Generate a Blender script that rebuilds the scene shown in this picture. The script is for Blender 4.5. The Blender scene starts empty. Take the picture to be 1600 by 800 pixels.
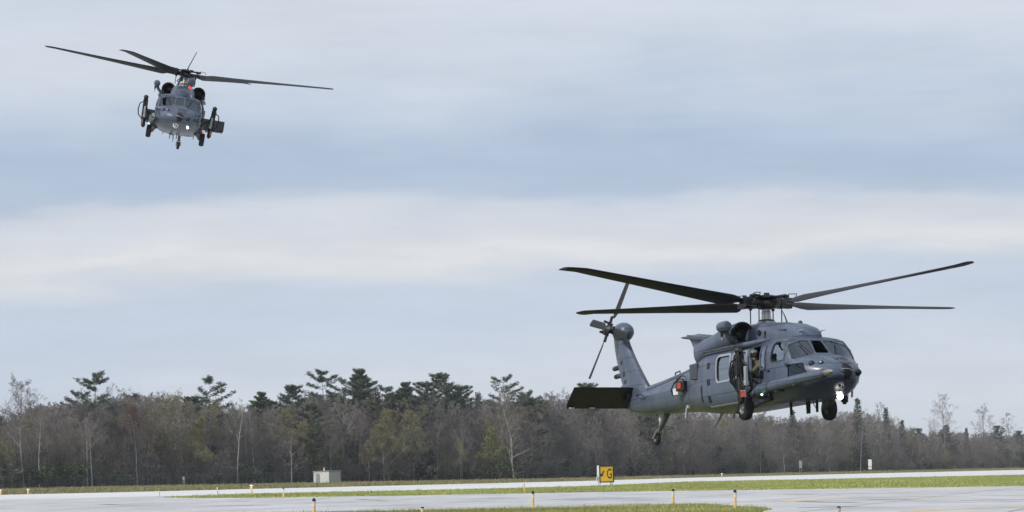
import bpy, bmesh, math, random
import numpy as np
from mathutils import Vector, Matrix
from mathutils.bvhtree import BVHTree
from mathutils.geometry import delaunay_2d_cdt, tessellate_polygon

# ------------------------------------------------------------------ camera, sky, sun, exposure
S = bpy.context.scene
C = S.collection
R = math.radians
FPX, IW, IH = 6500.0, 1600, 800          # focal length in photo pixels
EYE = 1.5
cam = bpy.data.cameras.new('camera')
cam.sensor_width = 36.0
cam.lens = 36.0 * FPX / IW
cam.clip_start, cam.clip_end = 1.0, 20000.0
camo = bpy.data.objects.new('camera', cam)
CR = Matrix.Rotation(math.pi / 2 + math.atan(339 / FPX), 3, 'X') @ Matrix.Rotation(-R(0.93), 3, 'Z')
camo.matrix_world = Matrix.Translation((0, 0, EYE)) @ CR.to_4x4()
C.objects.link(camo)
S.camera = camo

SUN_EL, SUN_AZ = R(38), R(234)            # azimuth clockwise from +Y: behind the camera, to its left
w = bpy.data.worlds.new('World'); S.world = w; w.use_nodes = True
def sky_world():
    nt = w.node_tree; N = nt.nodes; L = nt.links
    N.clear()
    def math_(op, a, b=None, c=None):
        n = N.new('ShaderNodeMath'); n.operation = op
        for i, v in enumerate((a, b, c)):
            if v is None: continue
            if isinstance(v, (int, float)): n.inputs[i].default_value = v
            else: L.new(v, n.inputs[i])
        return n.outputs[0]
    out = N.new('ShaderNodeOutputWorld'); bg = N.new('ShaderNodeBackground')
    sky = N.new('ShaderNodeTexSky'); sky.sky_type = 'NISHITA'; sky.sun_disc = False
    sky.sun_elevation = SUN_EL; sky.sun_rotation = SUN_AZ; sky.air_density = 1.0; sky.dust_density = 1.5
    tc = N.new('ShaderNodeTexCoord')
    sep = N.new('ShaderNodeSeparateXYZ'); L.new(tc.outputs['Generated'], sep.inputs[0])
    def noise(scale, detail, rough, off=(0, 0, 0)):
        m = N.new('ShaderNodeMapping'); m.inputs['Scale'].default_value = scale; m.inputs['Location'].default_value = off
        L.new(tc.outputs['Generated'], m.inputs[0])
        n = N.new('ShaderNodeTexNoise'); n.inputs['Scale'].default_value = 1.0
        n.inputs['Detail'].default_value = detail; n.inputs['Roughness'].default_value = rough
        L.new(m.outputs[0], n.inputs['Vector']); return n.outputs['Fac']
    # layered stratus: the height of each layer wanders slowly along the sky
    n1 = noise((9, 9, 24), 3, .5, (3.1, 1.7, .4))
    n2 = noise((26, 26, 150), 4, .55, (.3, 7.7, 2.4))
    n3 = noise((20, 20, 130), 8, .62, (5.2, .9, 1.1))
    z = sep.outputs['Z']
    zz = math_('ADD', z, math_('MULTIPLY', math_('SUBTRACT', n1, .5), .040))
    zz = math_('ADD', zz, math_('MULTIPLY', math_('SUBTRACT', n2, .5), .014))
    zz = math_('ADD', zz, math_('MULTIPLY', sep.outputs['X'], -.014))
    ramp = N.new('ShaderNodeValToRGB'); ramp.color_ramp.interpolation = 'B_SPLINE'
    L.new(math_('MULTIPLY', zz, 5.0), ramp.inputs[0])
    def lin(c): return tuple((v / 255 / 12.92 if v / 255 < .04045 else ((v / 255 + .055) / 1.055) ** 2.4) for v in c)
    F5 = FPX / 5
    stops = [(0, (214, 221, 229)), (40 / F5, (213, 221, 230)), (140 / F5, (209, 217, 229)), (215 / F5, (196, 208, 226)),
             (295 / F5, (196, 208, 226)), (326 / F5, (214, 219, 227)), (346 / F5, (226, 227, 230)), (372 / F5, (215, 219, 226)), (405 / F5, (211, 216, 226)), (440 / F5, (202, 210, 223)),
             (466 / F5, (178, 194, 215)), (520 / F5, (174, 191, 215)), (565 / F5, (183, 198, 219)), (625 / F5, (203, 212, 226)), (700 / F5, (212, 218, 229)), (780 / F5, (203, 212, 226)),
             (.75, (190, 203, 223)), (.85, (214, 219, 228)), (1., (196, 206, 223))]
    cr = ramp.color_ramp
    while len(cr.elements) > 1: cr.elements.remove(cr.elements[-1])
    cr.elements[0].position = 0; cr.elements[0].color = (*lin(stops[0][1]), 1)
    for p, c in stops[1:]:
        e = cr.elements.new(min(p, 1)); e.color = (*lin(c), 1)
    # overhead: broken stratus of the same two tones
    n4 = noise((2.2, 2.2, 7), 6, .55, (1.3, 2.2, 0))
    hi = N.new('ShaderNodeValToRGB'); L.new(n4, hi.inputs[0])
    hi.color_ramp.elements[0].position = .35; hi.color_ramp.elements[0].color = (*lin((178, 194, 217)), 1)
    hi.color_ramp.elements[1].position = .65; hi.color_ramp.elements[1].color = (*lin((222, 225, 230)), 1)
    mr = N.new('ShaderNodeMapRange'); mr.interpolation_type = 'SMOOTHSTEP'
    L.new(z, mr.inputs[0]); mr.inputs[1].default_value = .15; mr.inputs[2].default_value = .30
    mx = N.new('ShaderNodeMix'); mx.data_type = 'RGBA'
    L.new(mr.outputs[0], mx.inputs[0]); L.new(ramp.outputs[0], mx.inputs[6]); L.new(hi.outputs[0], mx.inputs[7])
    # thin streaks
    st = N.new('ShaderNodeMapRange'); L.new(n3, st.inputs[0]); st.inputs[1].default_value = .3; st.inputs[2].default_value = .7
    st.inputs[3].default_value = .955; st.inputs[4].default_value = 1.045
    vm = N.new('ShaderNodeVectorMath'); vm.operation = 'SCALE'; L.new(mx.outputs[2], vm.inputs[0]); L.new(math_('MULTIPLY', st.outputs[0], 10.0), vm.inputs['Scale'])
    cl = N.new('ShaderNodeMix'); cl.data_type = 'RGBA'; cl.inputs[0].default_value = .93    # cloud cover over the clear sky
    L.new(sky.outputs[0], cl.inputs[6]); L.new(vm.outputs[0], cl.inputs[7])
    L.new(cl.outputs[2], bg.inputs[0]); bg.inputs[1].default_value = .1
    L.new(bg.outputs[0], out.inputs[0])
sky_world()
sun = bpy.data.lights.new('sun', 'SUN'); sun.energy = 2.8; sun.angle = R(5); sun.color = (1, .95, .88)
suno = bpy.data.objects.new('sun', sun); C.objects.link(suno)
sd = Vector((math.sin(SUN_AZ) * math.cos(SUN_EL), math.cos(SUN_AZ) * math.cos(SUN_EL), math.sin(SUN_EL)))
suno.rotation_euler = sd.to_track_quat('Z', 'Y').to_euler()
S.view_settings.view_transform = 'Standard'; S.view_settings.look = 'None'
S.view_settings.gamma = 1; S.view_settings.exposure = 0.06; S.view_settings.use_curve_mapping = False
S.render.engine = 'CYCLES'
S.cycles.max_bounces = 6; S.cycles.transparent_max_bounces = 12
S.cycles.caustics_reflective = False; S.cycles.caustics_refractive = False

# ------------------------------------------------------------------ helpers
def pix_dir(x, y): return CR @ Vector(((x - IW / 2) / FPX, -(y - IH / 2) / FPX, -1))
def ground_at(x, y, z=0.0):
    d = pix_dir(x, y); t = (z - EYE) / d.z
    return Vector((d.x * t, d.y * t, z))
def horizon(x): return 752.0 - .01625 * x
def spot(x, D):                                  # ground point seen in column x at distance D
    d = pix_dir(x, horizon(x)); t = D / d.y
    return Vector((d.x * t, D, 0))

def tag(o, label=None, cat=None, group=None, kind=None):
    if label: o['label'] = label
    if cat: o['category'] = cat
    if group: o['group'] = group
    if kind: o['kind'] = kind
    return o
def empty(name, loc=(0, 0, 0), rot=(0, 0, 0), parent=None):
    o = bpy.data.objects.new(name, None); C.objects.link(o); o.location = loc; o.rotation_euler = rot
    o.empty_display_size = .2
    if parent: o.parent = parent
    return o
def link(name, mesh, parent=None, mat=None):
    o = bpy.data.objects.new(name, mesh); C.objects.link(o)
    if mat is not None and not len(mesh.materials): mesh.materials.append(mat)
    if parent: o.parent = parent
    return o
def np_mesh(name, V, Fq=None, Ft=None, mats=(), mi=None, smooth=False):
    """mesh from numpy arrays of quads and triangles"""
    me = bpy.data.meshes.new(name)
    V = np.asarray(V, np.float32)
    me.vertices.add(len(V)); me.vertices.foreach_set('co', V.ravel())
    loops, starts, tot, n = [], [], [], 0
    for F, k in ((Fq, 4), (Ft, 3)):
        if F is None or not len(F): continue
        F = np.asarray(F, np.int32); loops.append(F.ravel())
        starts.append(n + np.arange(len(F)) * k); n += F.size
    L = np.concatenate(loops); st = np.concatenate(starts)
    me.loops.add(len(L)); me.loops.foreach_set('vertex_index', L)
    me.polygons.add(len(st)); me.polygons.foreach_set('loop_start', st.astype(np.int32))
    for m in mats: me.materials.append(m)
    if mi is not None: me.polygons.foreach_set('material_index', np.asarray(mi, np.int32))
    if smooth: me.polygons.foreach_set('use_smooth', np.ones(len(st), bool))
    me.update(calc_edges=True); me.validate()
    return me

class MB:
    """collects shapes; build() links them as one mesh object"""
    def __init__(s): s.v = []; s.f = []
    def add(s, V, F, M=None):
        n = len(s.v)
        s.v += [tuple(M @ Vector(p)) if M is not None else tuple(p) for p in V]
        s.f += [tuple(i + n for i in f) for f in F]; return s
    def box(s, c, d, M=None, tx=1.0, ty=1.0):
        """box centred at c; top face scaled by tx, ty"""
        x, y, z = d[0] / 2, d[1] / 2, d[2] / 2
        V = [(-x, -y, -z), (x, -y, -z), (x, y, -z), (-x, y, -z), (-x * tx, -y * ty, z), (x * tx, -y * ty, z), (x * tx, y * ty, z), (-x * tx, y * ty, z)]
        T = Matrix.Translation(c) @ (M.to_4x4() if M is not None else Matrix())
        return s.add(V, [(3, 2, 1, 0), (4, 5, 6, 7), (0, 1, 5, 4), (1, 2, 6, 5), (2, 3, 7, 6), (3, 0, 4, 7)], T)
    def loft(s, rings, caps=(True, True), closed=True):
        n = len(rings[0]); V = [p for r in rings for p in r]; F = []
        for i in range(len(rings) - 1):
            for j in range(n if closed else n - 1):
                k = (j + 1) % n
                F.append((i * n + j, i * n + k, (i + 1) * n + k, (i + 1) * n + j))
        if caps[0]: F.append(tuple(range(n - 1, -1, -1)))
        if caps[1]: F.append(tuple(range((len(rings) - 1) * n, len(rings) * n)))
        return s.add(V, F)
    def tube(s, pts, r, n=8, caps=(True, True), flat=1.0):
        pts = [Vector(p) for p in pts]
        if not hasattr(r, '__len__'): r = [r] * len(pts)
        rings = []; ref = None
        for i, p in enumerate(pts):
            t = (pts[min(i + 1, len(pts) - 1)] - pts[max(i - 1, 0)]).normalized()
            if ref is None: ref = Vector((0, 0, 1)) if abs(t.z) < .9 else Vector((1, 0, 0))
            u = t.cross(ref).normalized(); v = u.cross(t).normalized(); ref = v
            rings.append([p + u * math.cos(a) * r[i] + v * math.sin(a) * r[i] * flat for a in (2 * math.pi * j / n for j in range(n))])
        return s.loft(rings, caps)
    def lathe(s, prof, o=(0, 0, 0), axis=(0, 0, 1), n=20, caps=(True, True)):
        """profile of (radius, height along the axis)"""
        q = Vector(axis).normalized().to_track_quat('Z', 'Y').to_matrix(); o = Vector(o)
        return s.loft([[o + q @ Vector((math.cos(a) * r, math.sin(a) * r, h)) for a in (2 * math.pi * j / n for j in range(n))] for r, h in prof], caps)
    def ball(s, c, r, n=16, m=10):
        c = Vector(c); r = r if hasattr(r, '__len__') else (r, r, r)
        rings = []
        for i in range(m + 1):
            a = -math.pi / 2 + math.pi * (i * .96 + .02 * m) / m
            rings.append([c + Vector((math.cos(a) * math.cos(b) * r[0], math.cos(a) * math.sin(b) * r[1], math.sin(a) * r[2])) for b in (2 * math.pi * j / n for j in range(n))])
        return s.loft(rings)
    def prism(s, poly, a, b, axis='y'):
        """2D outline extruded along an axis from a to b"""
        def P(p, h): return {'y': (p[0], h, p[1]), 'x': (h, p[0], p[1]), 'z': (p[0], p[1], h)}[axis]
        n = len(poly); V = [P(p, a) for p in poly] + [P(p, b) for p in poly]
        F = [(i, (i + 1) % n, n + (i + 1) % n, n + i) for i in range(n)] + [tuple(range(n - 1, -1, -1)), tuple(range(n, 2 * n))]
        return s.add(V, F)
    def mesh(s, name, angle=32):
        me = bpy.data.meshes.new(name); me.from_pydata(s.v, [], s.f)
        bm = bmesh.new(); bm.from_mesh(me); bmesh.ops.recalc_face_normals(bm, faces=bm.faces); bm.to_mesh(me); bm.free()
        if angle:
            me.polygons.foreach_set('use_smooth', [True] * len(me.polygons)); me.set_sharp_from_angle(angle=R(angle))
        return me
    def build(s, name, mat, parent=None, angle=32, bevel=0):
        o = link(name, s.mesh(name, angle), parent, mat)
        if bevel:
            b = o.modifiers.new('bevel', 'BEVEL'); b.width = bevel; b.segments = 2; b.limit_method = 'ANGLE'
        return o

def copy_tree(o, parent=None):
    c = o.copy(); C.objects.link(c)
    if parent is not None: c.parent = parent
    for ch in o.children: copy_tree(ch, c)
    return c

# ------------------------------------------------------------------ materials
def mat(name, col, rough=.6, metal=0., noise=0., nscale=3., ncol=None, bump=0., bscale=40., spec=.5, coord='Object', stretch=(1, 1, 1), rand=0.):
    m = bpy.data.materials.new(name); m.use_nodes = True
    nt = m.node_tree; N = nt.nodes; L = nt.links; b = N['Principled BSDF']
    b.inputs['Base Color'].default_value = (*col, 1); b.inputs['Roughness'].default_value = rough; b.inputs['Metallic'].default_value = metal
    b.inputs['Specular IOR Level'].default_value = spec
    src = None
    if noise or bump:
        tc = N.new('ShaderNodeTexCoord'); mp = N.new('ShaderNodeMapping'); mp.inputs['Scale'].default_value = stretch
        L.new(tc.outputs[coord], mp.inputs[0])
    if noise:
        n = N.new('ShaderNodeTexNoise'); n.inputs['Scale'].default_value = nscale; n.inputs['Detail'].default_value = 6; n.inputs['Roughness'].default_value = .6
        L.new(mp.outputs[0], n.inputs['Vector'])
        mr = N.new('ShaderNodeMapRange'); mr.inputs[1].default_value = .33; mr.inputs[2].default_value = .67; L.new(n.outputs['Fac'], mr.inputs[0])
        mx = N.new('ShaderNodeMix'); mx.data_type = 'RGBA'; L.new(mr.outputs[0], mx.inputs[0])
        ncol = ncol or tuple(c * (1 + noise) for c in col)
        lo = tuple(c * (1 - noise) for c in col) if ncol else col
        mx.inputs[6].default_value = (*lo, 1); mx.inputs[7].default_value = (*ncol, 1)
        src = mx.outputs[2]; L.new(src, b.inputs['Base Color'])
    if rand:
        oi = N.new('ShaderNodeObjectInfo'); hs = N.new('ShaderNodeHueSaturation')
        m1 = N.new('ShaderNodeMapRange'); L.new(oi.outputs['Random'], m1.inputs[0]); m1.inputs[3].default_value = 1 - rand; m1.inputs[4].default_value = 1 + rand
        L.new(m1.outputs[0], hs.inputs['Value'])
        if src: L.new(src, hs.inputs['Color'])
        else: hs.inputs['Color'].default_value = (*col, 1)
        L.new(hs.outputs[0], b.inputs['Base Color'])
    if bump:
        n = N.new('ShaderNodeTexNoise'); n.inputs['Scale'].default_value = bscale; n.inputs['Detail'].default_value = 4; L.new(mp.outputs[0], n.inputs['Vector'])
        bp = N.new('ShaderNodeBump'); bp.inputs['Strength'].default_value = bump; L.new(n.outputs['Fac'], bp.inputs['Height']); L.new(bp.outputs[0], b.inputs['Normal'])
    return m
def glow(name, col, strength):
    m = bpy.data.materials.new(name); m.use_nodes = True; b = m.node_tree.nodes['Principled BSDF']
    b.inputs['Base Color'].default_value = (*col, 1); b.inputs['Emission Color'].default_value = (*col, 1); b.inputs['Emission Strength'].default_value = strength
    return m
def glass(name, tint=.35, rough=.03, coat=0.):
    m = bpy.data.materials.new(name); m.use_nodes = True; nt = m.node_tree; N = nt.nodes; L = nt.links; N.clear()
    o = N.new('ShaderNodeOutputMaterial'); mx = N.new('ShaderNodeMixShader'); t = N.new('ShaderNodeBsdfTransparent'); g = N.new('ShaderNodeBsdfGlossy'); f = N.new('ShaderNodeFresnel')
    t.inputs[0].default_value = (tint, tint * 1.03, tint * 1.05, 1); g.inputs['Roughness'].default_value = rough; g.inputs['Color'].default_value = (.82, .92, 1, 1); f.inputs[0].default_value = 1.55
    ad = N.new('ShaderNodeMath'); ad.operation = 'ADD'; ad.use_clamp = True; ad.inputs[1].default_value = coat; L.new(f.outputs[0], ad.inputs[0])
    L.new(ad.outputs[0], mx.inputs[0]); L.new(t.outputs[0], mx.inputs[1]); L.new(g.outputs[0], mx.inputs[2]); L.new(mx.outputs[0], o.inputs[0])
    return m

def aircraft_paint(name, col):
    """matt grey with faint panel joints, streaks and scuffs"""
    m = bpy.data.materials.new(name); m.use_nodes = True; nt = m.node_tree; N = nt.nodes; L = nt.links; b = N['Principled BSDF']
    tc = N.new('ShaderNodeTexCoord'); sp = N.new('ShaderNodeSeparateXYZ'); L.new(tc.outputs['Object'], sp.inputs[0])
    cb = N.new('ShaderNodeCombineXYZ'); L.new(sp.outputs['X'], cb.inputs[0]); L.new(sp.outputs['Z'], cb.inputs[1])
    br = N.new('ShaderNodeTexBrick'); L.new(cb.outputs[0], br.inputs['Vector']); br.inputs['Scale'].default_value = 1
    br.inputs['Mortar Size'].default_value = .014; br.inputs['Mortar Smooth'].default_value = .3; br.inputs['Brick Width'].default_value = 1.07; br.inputs['Row Height'].default_value = .46
    br.inputs['Color1'].default_value = (1, 1, 1, 1); br.inputs['Color2'].default_value = (.9, .9, .9, 1); br.inputs['Mortar'].default_value = (.42, .42, .42, 1)
    def noise(sc, st, lo, hi, a, c):
        mp = N.new('ShaderNodeMapping'); mp.inputs['Scale'].default_value = st; L.new(tc.outputs['Object'], mp.inputs[0])
        n = N.new('ShaderNodeTexNoise'); n.inputs['Scale'].default_value = sc; n.inputs['Detail'].default_value = 6; n.inputs['Roughness'].default_value = .65; L.new(mp.outputs[0], n.inputs['Vector'])
        r = N.new('ShaderNodeMapRange'); L.new(n.outputs['Fac'], r.inputs[0]); r.inputs[1].default_value = lo; r.inputs[2].default_value = hi; r.inputs[3].default_value = a; r.inputs[4].default_value = c; return r.outputs[0]
    def mul(x, y):
        v = N.new('ShaderNodeVectorMath'); v.operation = 'SCALE'; L.new(x, v.inputs[0]); L.new(y, v.inputs['Scale']); return v.outputs[0]
    rgb = N.new('ShaderNodeVectorMath'); rgb.operation = 'MULTIPLY'; rgb.inputs[0].default_value = col; L.new(br.outputs['Color'], rgb.inputs[1])
    c = mul(rgb.outputs[0], noise(1.1, (1, 1, 1), .3, .7, .84, 1.14))
    c = mul(c, noise(3.5, (1.6, 1.6, .25), .35, .65, .88, 1.06))
    c = mul(c, noise(14, (1, 1, 1), .62, .8, 1.0, 1.28))
    # soot blown back from the exhausts along the boom
    vs = N.new('ShaderNodeVectorMath'); vs.operation = 'SUBTRACT'; L.new(tc.outputs['Object'], vs.inputs[0]); vs.inputs[1].default_value = (-4.6, 0, 2.0)
    vd = N.new('ShaderNodeVectorMath'); vd.operation = 'DIVIDE'; L.new(vs.outputs[0], vd.inputs[0]); vd.inputs[1].default_value = (3.0, 2.0, .55)
    vl = N.new('ShaderNodeVectorMath'); vl.operation = 'LENGTH'; L.new(vd.outputs[0], vl.inputs[0])
    sr = N.new('ShaderNodeMapRange'); sr.interpolation_type = 'SMOOTHSTEP'; L.new(vl.outputs['Value'], sr.inputs[0]); sr.inputs[1].default_value = .2; sr.inputs[2].default_value = 1.0; sr.inputs[3].default_value = .55; sr.inputs[4].default_value = 1.0
    c = mul(c, sr.outputs[0])
    L.new(c, b.inputs['Base Color']); L.new(noise(2.5, (1, 1, 1), .3, .7, .27, .45), b.inputs['Roughness'])
    return m

def tone_mat(name, tones, rough=.9, var=.3):
    """a tone picked per object, so that neighbours differ"""
    m = bpy.data.materials.new(name); m.use_nodes = True; nt = m.node_tree; N = nt.nodes; L = nt.links; b = N['Principled BSDF']
    b.inputs['Roughness'].default_value = rough; b.inputs['Specular IOR Level'].default_value = .2
    oi = N.new('ShaderNodeObjectInfo'); r = N.new('ShaderNodeValToRGB'); r.color_ramp.interpolation = 'CONSTANT'; L.new(oi.outputs['Random'], r.inputs[0])
    for i, c in enumerate(tones):
        e = r.color_ramp.elements[i] if i < 2 else r.color_ramp.elements.new(i / len(tones))
        e.position = i / len(tones); e.color = (*c, 1)
    L.new(r.outputs[0], b.inputs['Base Color'])
    return m
# ------------------------------------------------------------------ ground, runway, taxiway
def ground_mat(name, stops, scale, stretch, rough=.95, bump=.3, spec=.2, slab=0):
    """several tones mixed by two noises"""
    m = bpy.data.materials.new(name); m.use_nodes = True; nt = m.node_tree; N = nt.nodes; L = nt.links; b = N['Principled BSDF']
    b.inputs['Roughness'].default_value = rough; b.inputs['Specular IOR Level'].default_value = spec
    tc = N.new('ShaderNodeTexCoord'); mp = N.new('ShaderNodeMapping'); mp.inputs['Scale'].default_value = stretch; L.new(tc.outputs['Object'], mp.inputs[0])
    n1 = N.new('ShaderNodeTexNoise'); n1.inputs['Scale'].default_value = scale; n1.inputs['Detail'].default_value = 8; n1.inputs['Roughness'].default_value = .65; L.new(mp.outputs[0], n1.inputs['Vector'])
    r = N.new('ShaderNodeValToRGB'); L.new(n1.outputs['Fac'], r.inputs[0]); cr = r.color_ramp
    for i, (p, c) in enumerate(stops):
        e = cr.elements[i] if i < 2 else cr.elements.new(p)
        e.position = p; e.color = (*c, 1)
    src = r.outputs[0]
    if slab:                                   # joints between the concrete slabs, along the taxiway
        mb_ = N.new('ShaderNodeMapping'); L.new(tc.outputs['Object'], mb_.inputs[0]); mb_.inputs['Rotation'].default_value = (0, 0, R(-SLAB_DIR))
        br = N.new('ShaderNodeTexBrick'); L.new(mb_.outputs[0], br.inputs['Vector']); br.offset = 0; br.inputs['Scale'].default_value = 1
        br.inputs['Brick Width'].default_value = slab; br.inputs['Row Height'].default_value = slab; br.inputs['Mortar Size'].default_value = .07
        br.inputs['Color1'].default_value = (1, 1, 1, 1); br.inputs['Color2'].default_value = (.86, .86, .87, 1); br.inputs['Mortar'].default_value = (.3, .3, .3, 1)
        mm = N.new('ShaderNodeMix'); mm.data_type = 'RGBA'; mm.blend_type = 'MULTIPLY'; mm.inputs[0].default_value = 1; L.new(src, mm.inputs[6]); L.new(br.outputs['Color'], mm.inputs[7]); src = mm.outputs[2]
    L.new(src, b.inputs['Base Color'])
    n2 = N.new('ShaderNodeTexNoise'); n2.inputs['Scale'].default_value = 6; n2.inputs['Detail'].default_value = 3; L.new(tc.outputs['Object'], n2.inputs['Vector'])
    bp = N.new('ShaderNodeBump'); bp.inputs['Strength'].default_value = bump; bp.inputs['Distance'].default_value = .05; L.new(n2.outputs['Fac'], bp.inputs['Height']); L.new(bp.outputs[0], b.inputs['Normal'])
    return m
_a, _b = ground_at(400, 778.4), ground_at(1600, 760); SLAB_DIR = math.degrees(math.atan2(_b.y - _a.y, _b.x - _a.x))
TURF = ground_mat('turf', [(.3, (.14, .155, .065)), (.7, (.22, .225, .10)), (.5, (.175, .19, .075))], .12, (1, 1, 1))
CONC = ground_mat('taxiway_concrete', [(.3, (.36, .36, .355)), (.7, (.62, .62, .61)), (.5, (.53, .53, .525))], .16, (1.6, .22, 1), .55, .06, .5, 7.5)
PALE = ground_mat('runway_concrete', [(.3, (.58, .58, .56)), (.7, (.74, .74, .72)), (.5, (.68, .68, .66))], .06, (1.5, .25, 1), .45, .05, .5)
TAR = mat('tar', (.04, .04, .042), .7)
YELLOW_P = mat('faded_yellow_paint', (.62, .47, .26), .8, noise=.25, nscale=.6)

def sheet(name, pts, z, m, kind='structure'):
    me = bpy.data.meshes.new(name); me.from_pydata([(p.x, p.y, z) for p in pts], [], [tuple(range(len(pts)))])
    bm = bmesh.new(); bm.from_mesh(me)
    for f in bm.faces:
        f.normal_update()
        if f.normal.z < 0: f.normal_flip()
    bmesh.ops.triangulate(bm, faces=bm.faces); bm.to_mesh(me); bm.free()
    o = link(name, me, None, m); o['kind'] = kind; return o
G = 9000
sheet('ground', [Vector((-G, -2000, 0)), Vector((G, -2000, 0)), Vector((G, G, 0)), Vector((-G, G, 0))], 0, TURF)
gp = ground_at
RUN_FAR = [(-600, 787.3), (0, 773.4), (200, 769), (400, 764), (650, 758), (900, 752), (1080, 746.5), (1350, 740), (1600, 734.2), (1900, 728)]
RUN_NEAR = [(-600, 796), (0, 782), (260, 776), (400, 772), (650, 767), (900, 761), (1080, 753.3), (1350, 748), (1600, 742.4), (1900, 736.8)]
TAX_FAR = [(-600, 797), (0, 783), (255, 777.6), (300, 778.6), (400, 778.4), (650, 774.4), (900, 769.8), (1080, 767.2), (1350, 763.6), (1600, 760), (1900, 755.5)]
TAX_NEAR = [(1900, 803), (1215, 803), (1188, 800.5), (1206, 797.2), (1196, 794.6), (1150, 792.5), (1100, 788.6), (1000, 790.4), (900, 793.4), (780, 795.6), (660, 798.4), (540, 801.2), (300, 806), (-600, 823)]
DARK_APRON = ground_mat('belly_darkening_asphalt', [(.3, (.045, .045, .047)), (.7, (.075, .075, .076)), (.5, (.06, .06, .062))], .3, (1, 1, 1), .85, .2, .3)
sheet('unseen_dark_apron', [Vector((-400, -300, 0)), Vector((400, -300, 0)), Vector((400, 126, 0)), gp(1900, 803.2), gp(1215, 803.2), gp(1192, 806), gp(1195, 822), gp(100, 822), gp(-600, 828), Vector((-400, 100, 0))], .016, DARK_APRON)  # unseen apron, its dark asphalt added to keep ground bounce off the helicopter's belly
sheet('runway', [gp(*p) for p in RUN_FAR] + [gp(*p) for p in reversed(RUN_NEAR)], .012, PALE)
sheet('taxiway', [gp(*p) for p in TAX_FAR] + [gp(*p) for p in TAX_NEAR], .024, CONC)
# left end: the taxiway joins the runway
sheet('taxiway', [gp(*p) for p in [(-600, 794.5), (0, 780.8), (262, 775.2), (250, 778.4), (0, 784), (-600, 798)]], .018, CONC)
def stripe(name, pix, width, m, z):
    """a painted line of real width through ground points"""
    P = [gp(*p) for p in pix]; a, b = [], []
    for i, p in enumerate(P):
        t = (P[min(i + 1, len(P) - 1)] - P[max(i - 1, 0)]).normalized(); n = Vector((-t.y, t.x, 0)) * width / 2
        a.append(p + n); b.append(p - n)
    return sheet(name, a + b[::-1], z, m)
for pts, wd in (([(1900, 770.5), (1600, 774.2), (1400, 777.6), (1300, 780), (1220, 784.5)], 1.3), ([(1700, 789.5), (1600, 792.6), (1480, 797), (1420, 800.5)], .9), ([(-60, 786.4), (40, 785), (110, 784.6), (240, 785)], 1.4),
                ([(660, 794.6), (800, 792.2), (900, 790.2), (1010, 787.8)], .7)):
    stripe('taxiway_line', pts, wd, YELLOW_P, .030)
rnd = random.Random(5)
for pts, wd in (([(1250, 784.5), (1290, 785.6), (1336, 786)], .28), ([(1500, 783), (1560, 782), (1640, 781)], .3), ([(1385, 781.2), (1392, 780.8)], .8), ([(1250, 794.5), (1330, 792)], .22),
                ([(560, 781), (600, 782.6), (640, 782.4)], .25), ([(160, 788.6), (185, 789)], .4), ([(1230, 773), (1400, 771.2), (1520, 769.8)], .25), ([(380, 784), (372, 784.3)], .6), ([(700, 786), (860, 783.6), (1000, 782)], .16),
                ([(1450, 787), (1600, 784.4)], .18), ([(80, 792), (300, 791), (420, 790.6)], .14)):
    stripe('sealed_crack', pts, wd * 2.2, TAR, .028)

# ------------------------------------------------------------------ grass (too fine to count)
def in_poly(P, poly):
    x, y = P[:, 0], P[:, 1]; c = np.zeros(len(P), bool); n = len(poly)
    for i in range(n):
        ax, ay = poly[i]; bx, by = poly[i - 1]
        if ay == by: continue
        c ^= ((ay > y) != (by > y)) & (x < (bx - ax) * (y - ay) / (by - ay) + ax)
    return c
def grass_mat(name, lo, hi, dry):
    m = bpy.data.materials.new(name); m.use_nodes = True; nt = m.node_tree; N = nt.nodes; L = nt.links; b = N['Principled BSDF']
    b.inputs['Roughness'].default_value = .8; b.inputs['Specular IOR Level'].default_value = .2
    g = N.new('ShaderNodeNewGeometry'); r = N.new('ShaderNodeValToRGB'); L.new(g.outputs['Random Per Island'], r.inputs[0])
    r.color_ramp.elements[0].color = (*lo, 1); r.color_ramp.elements[0].position = 0
    r.color_ramp.elements[1].color = (*dry, 1); r.color_ramp.elements[1].position = 1
    e = r.color_ramp.elements.new(.6); e.color = (*hi, 1)
    tc = N.new('ShaderNodeTexCoord'); n = N.new('ShaderNodeTexNoise'); n.inputs['Scale'].default_value = .09; n.inputs['Detail'].default_value = 6; L.new(tc.outputs['Object'], n.inputs['Vector'])
    mr = N.new('ShaderNodeMapRange'); L.new(n.outputs['Fac'], mr.inputs[0]); mr.inputs[1].default_value = .35; mr.inputs[2].default_value = .65; mr.inputs[3].default_value = .65; mr.inputs[4].default_value = 1.2
    n5 = N.new('ShaderNodeTexNoise'); n5.inputs['Scale'].default_value = .22; n5.inputs['Detail'].default_value = 5; L.new(tc.outputs['Object'], n5.inputs['Vector'])
    m5 = N.new('ShaderNodeMapRange'); L.new(n5.outputs['Fac'], m5.inputs[0]); m5.inputs[1].default_value = .52; m5.inputs[2].default_value = .66; m5.inputs[4].default_value = .45
    x5 = N.new('ShaderNodeMix'); x5.data_type = 'RGBA'; L.new(m5.outputs[0], x5.inputs[0]); L.new(r.outputs[0], x5.inputs[6]); x5.inputs[7].default_value = (dry[0] * .8, dry[1] * .75, dry[2] * .8, 1)
    hs = N.new('ShaderNodeHueSaturation'); L.new(x5.outputs[2], hs.inputs['Color']); L.new(mr.outputs[0], hs.inputs['Value']); L.new(hs.outputs[0], b.inputs['Base Color'])
    return m
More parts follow.
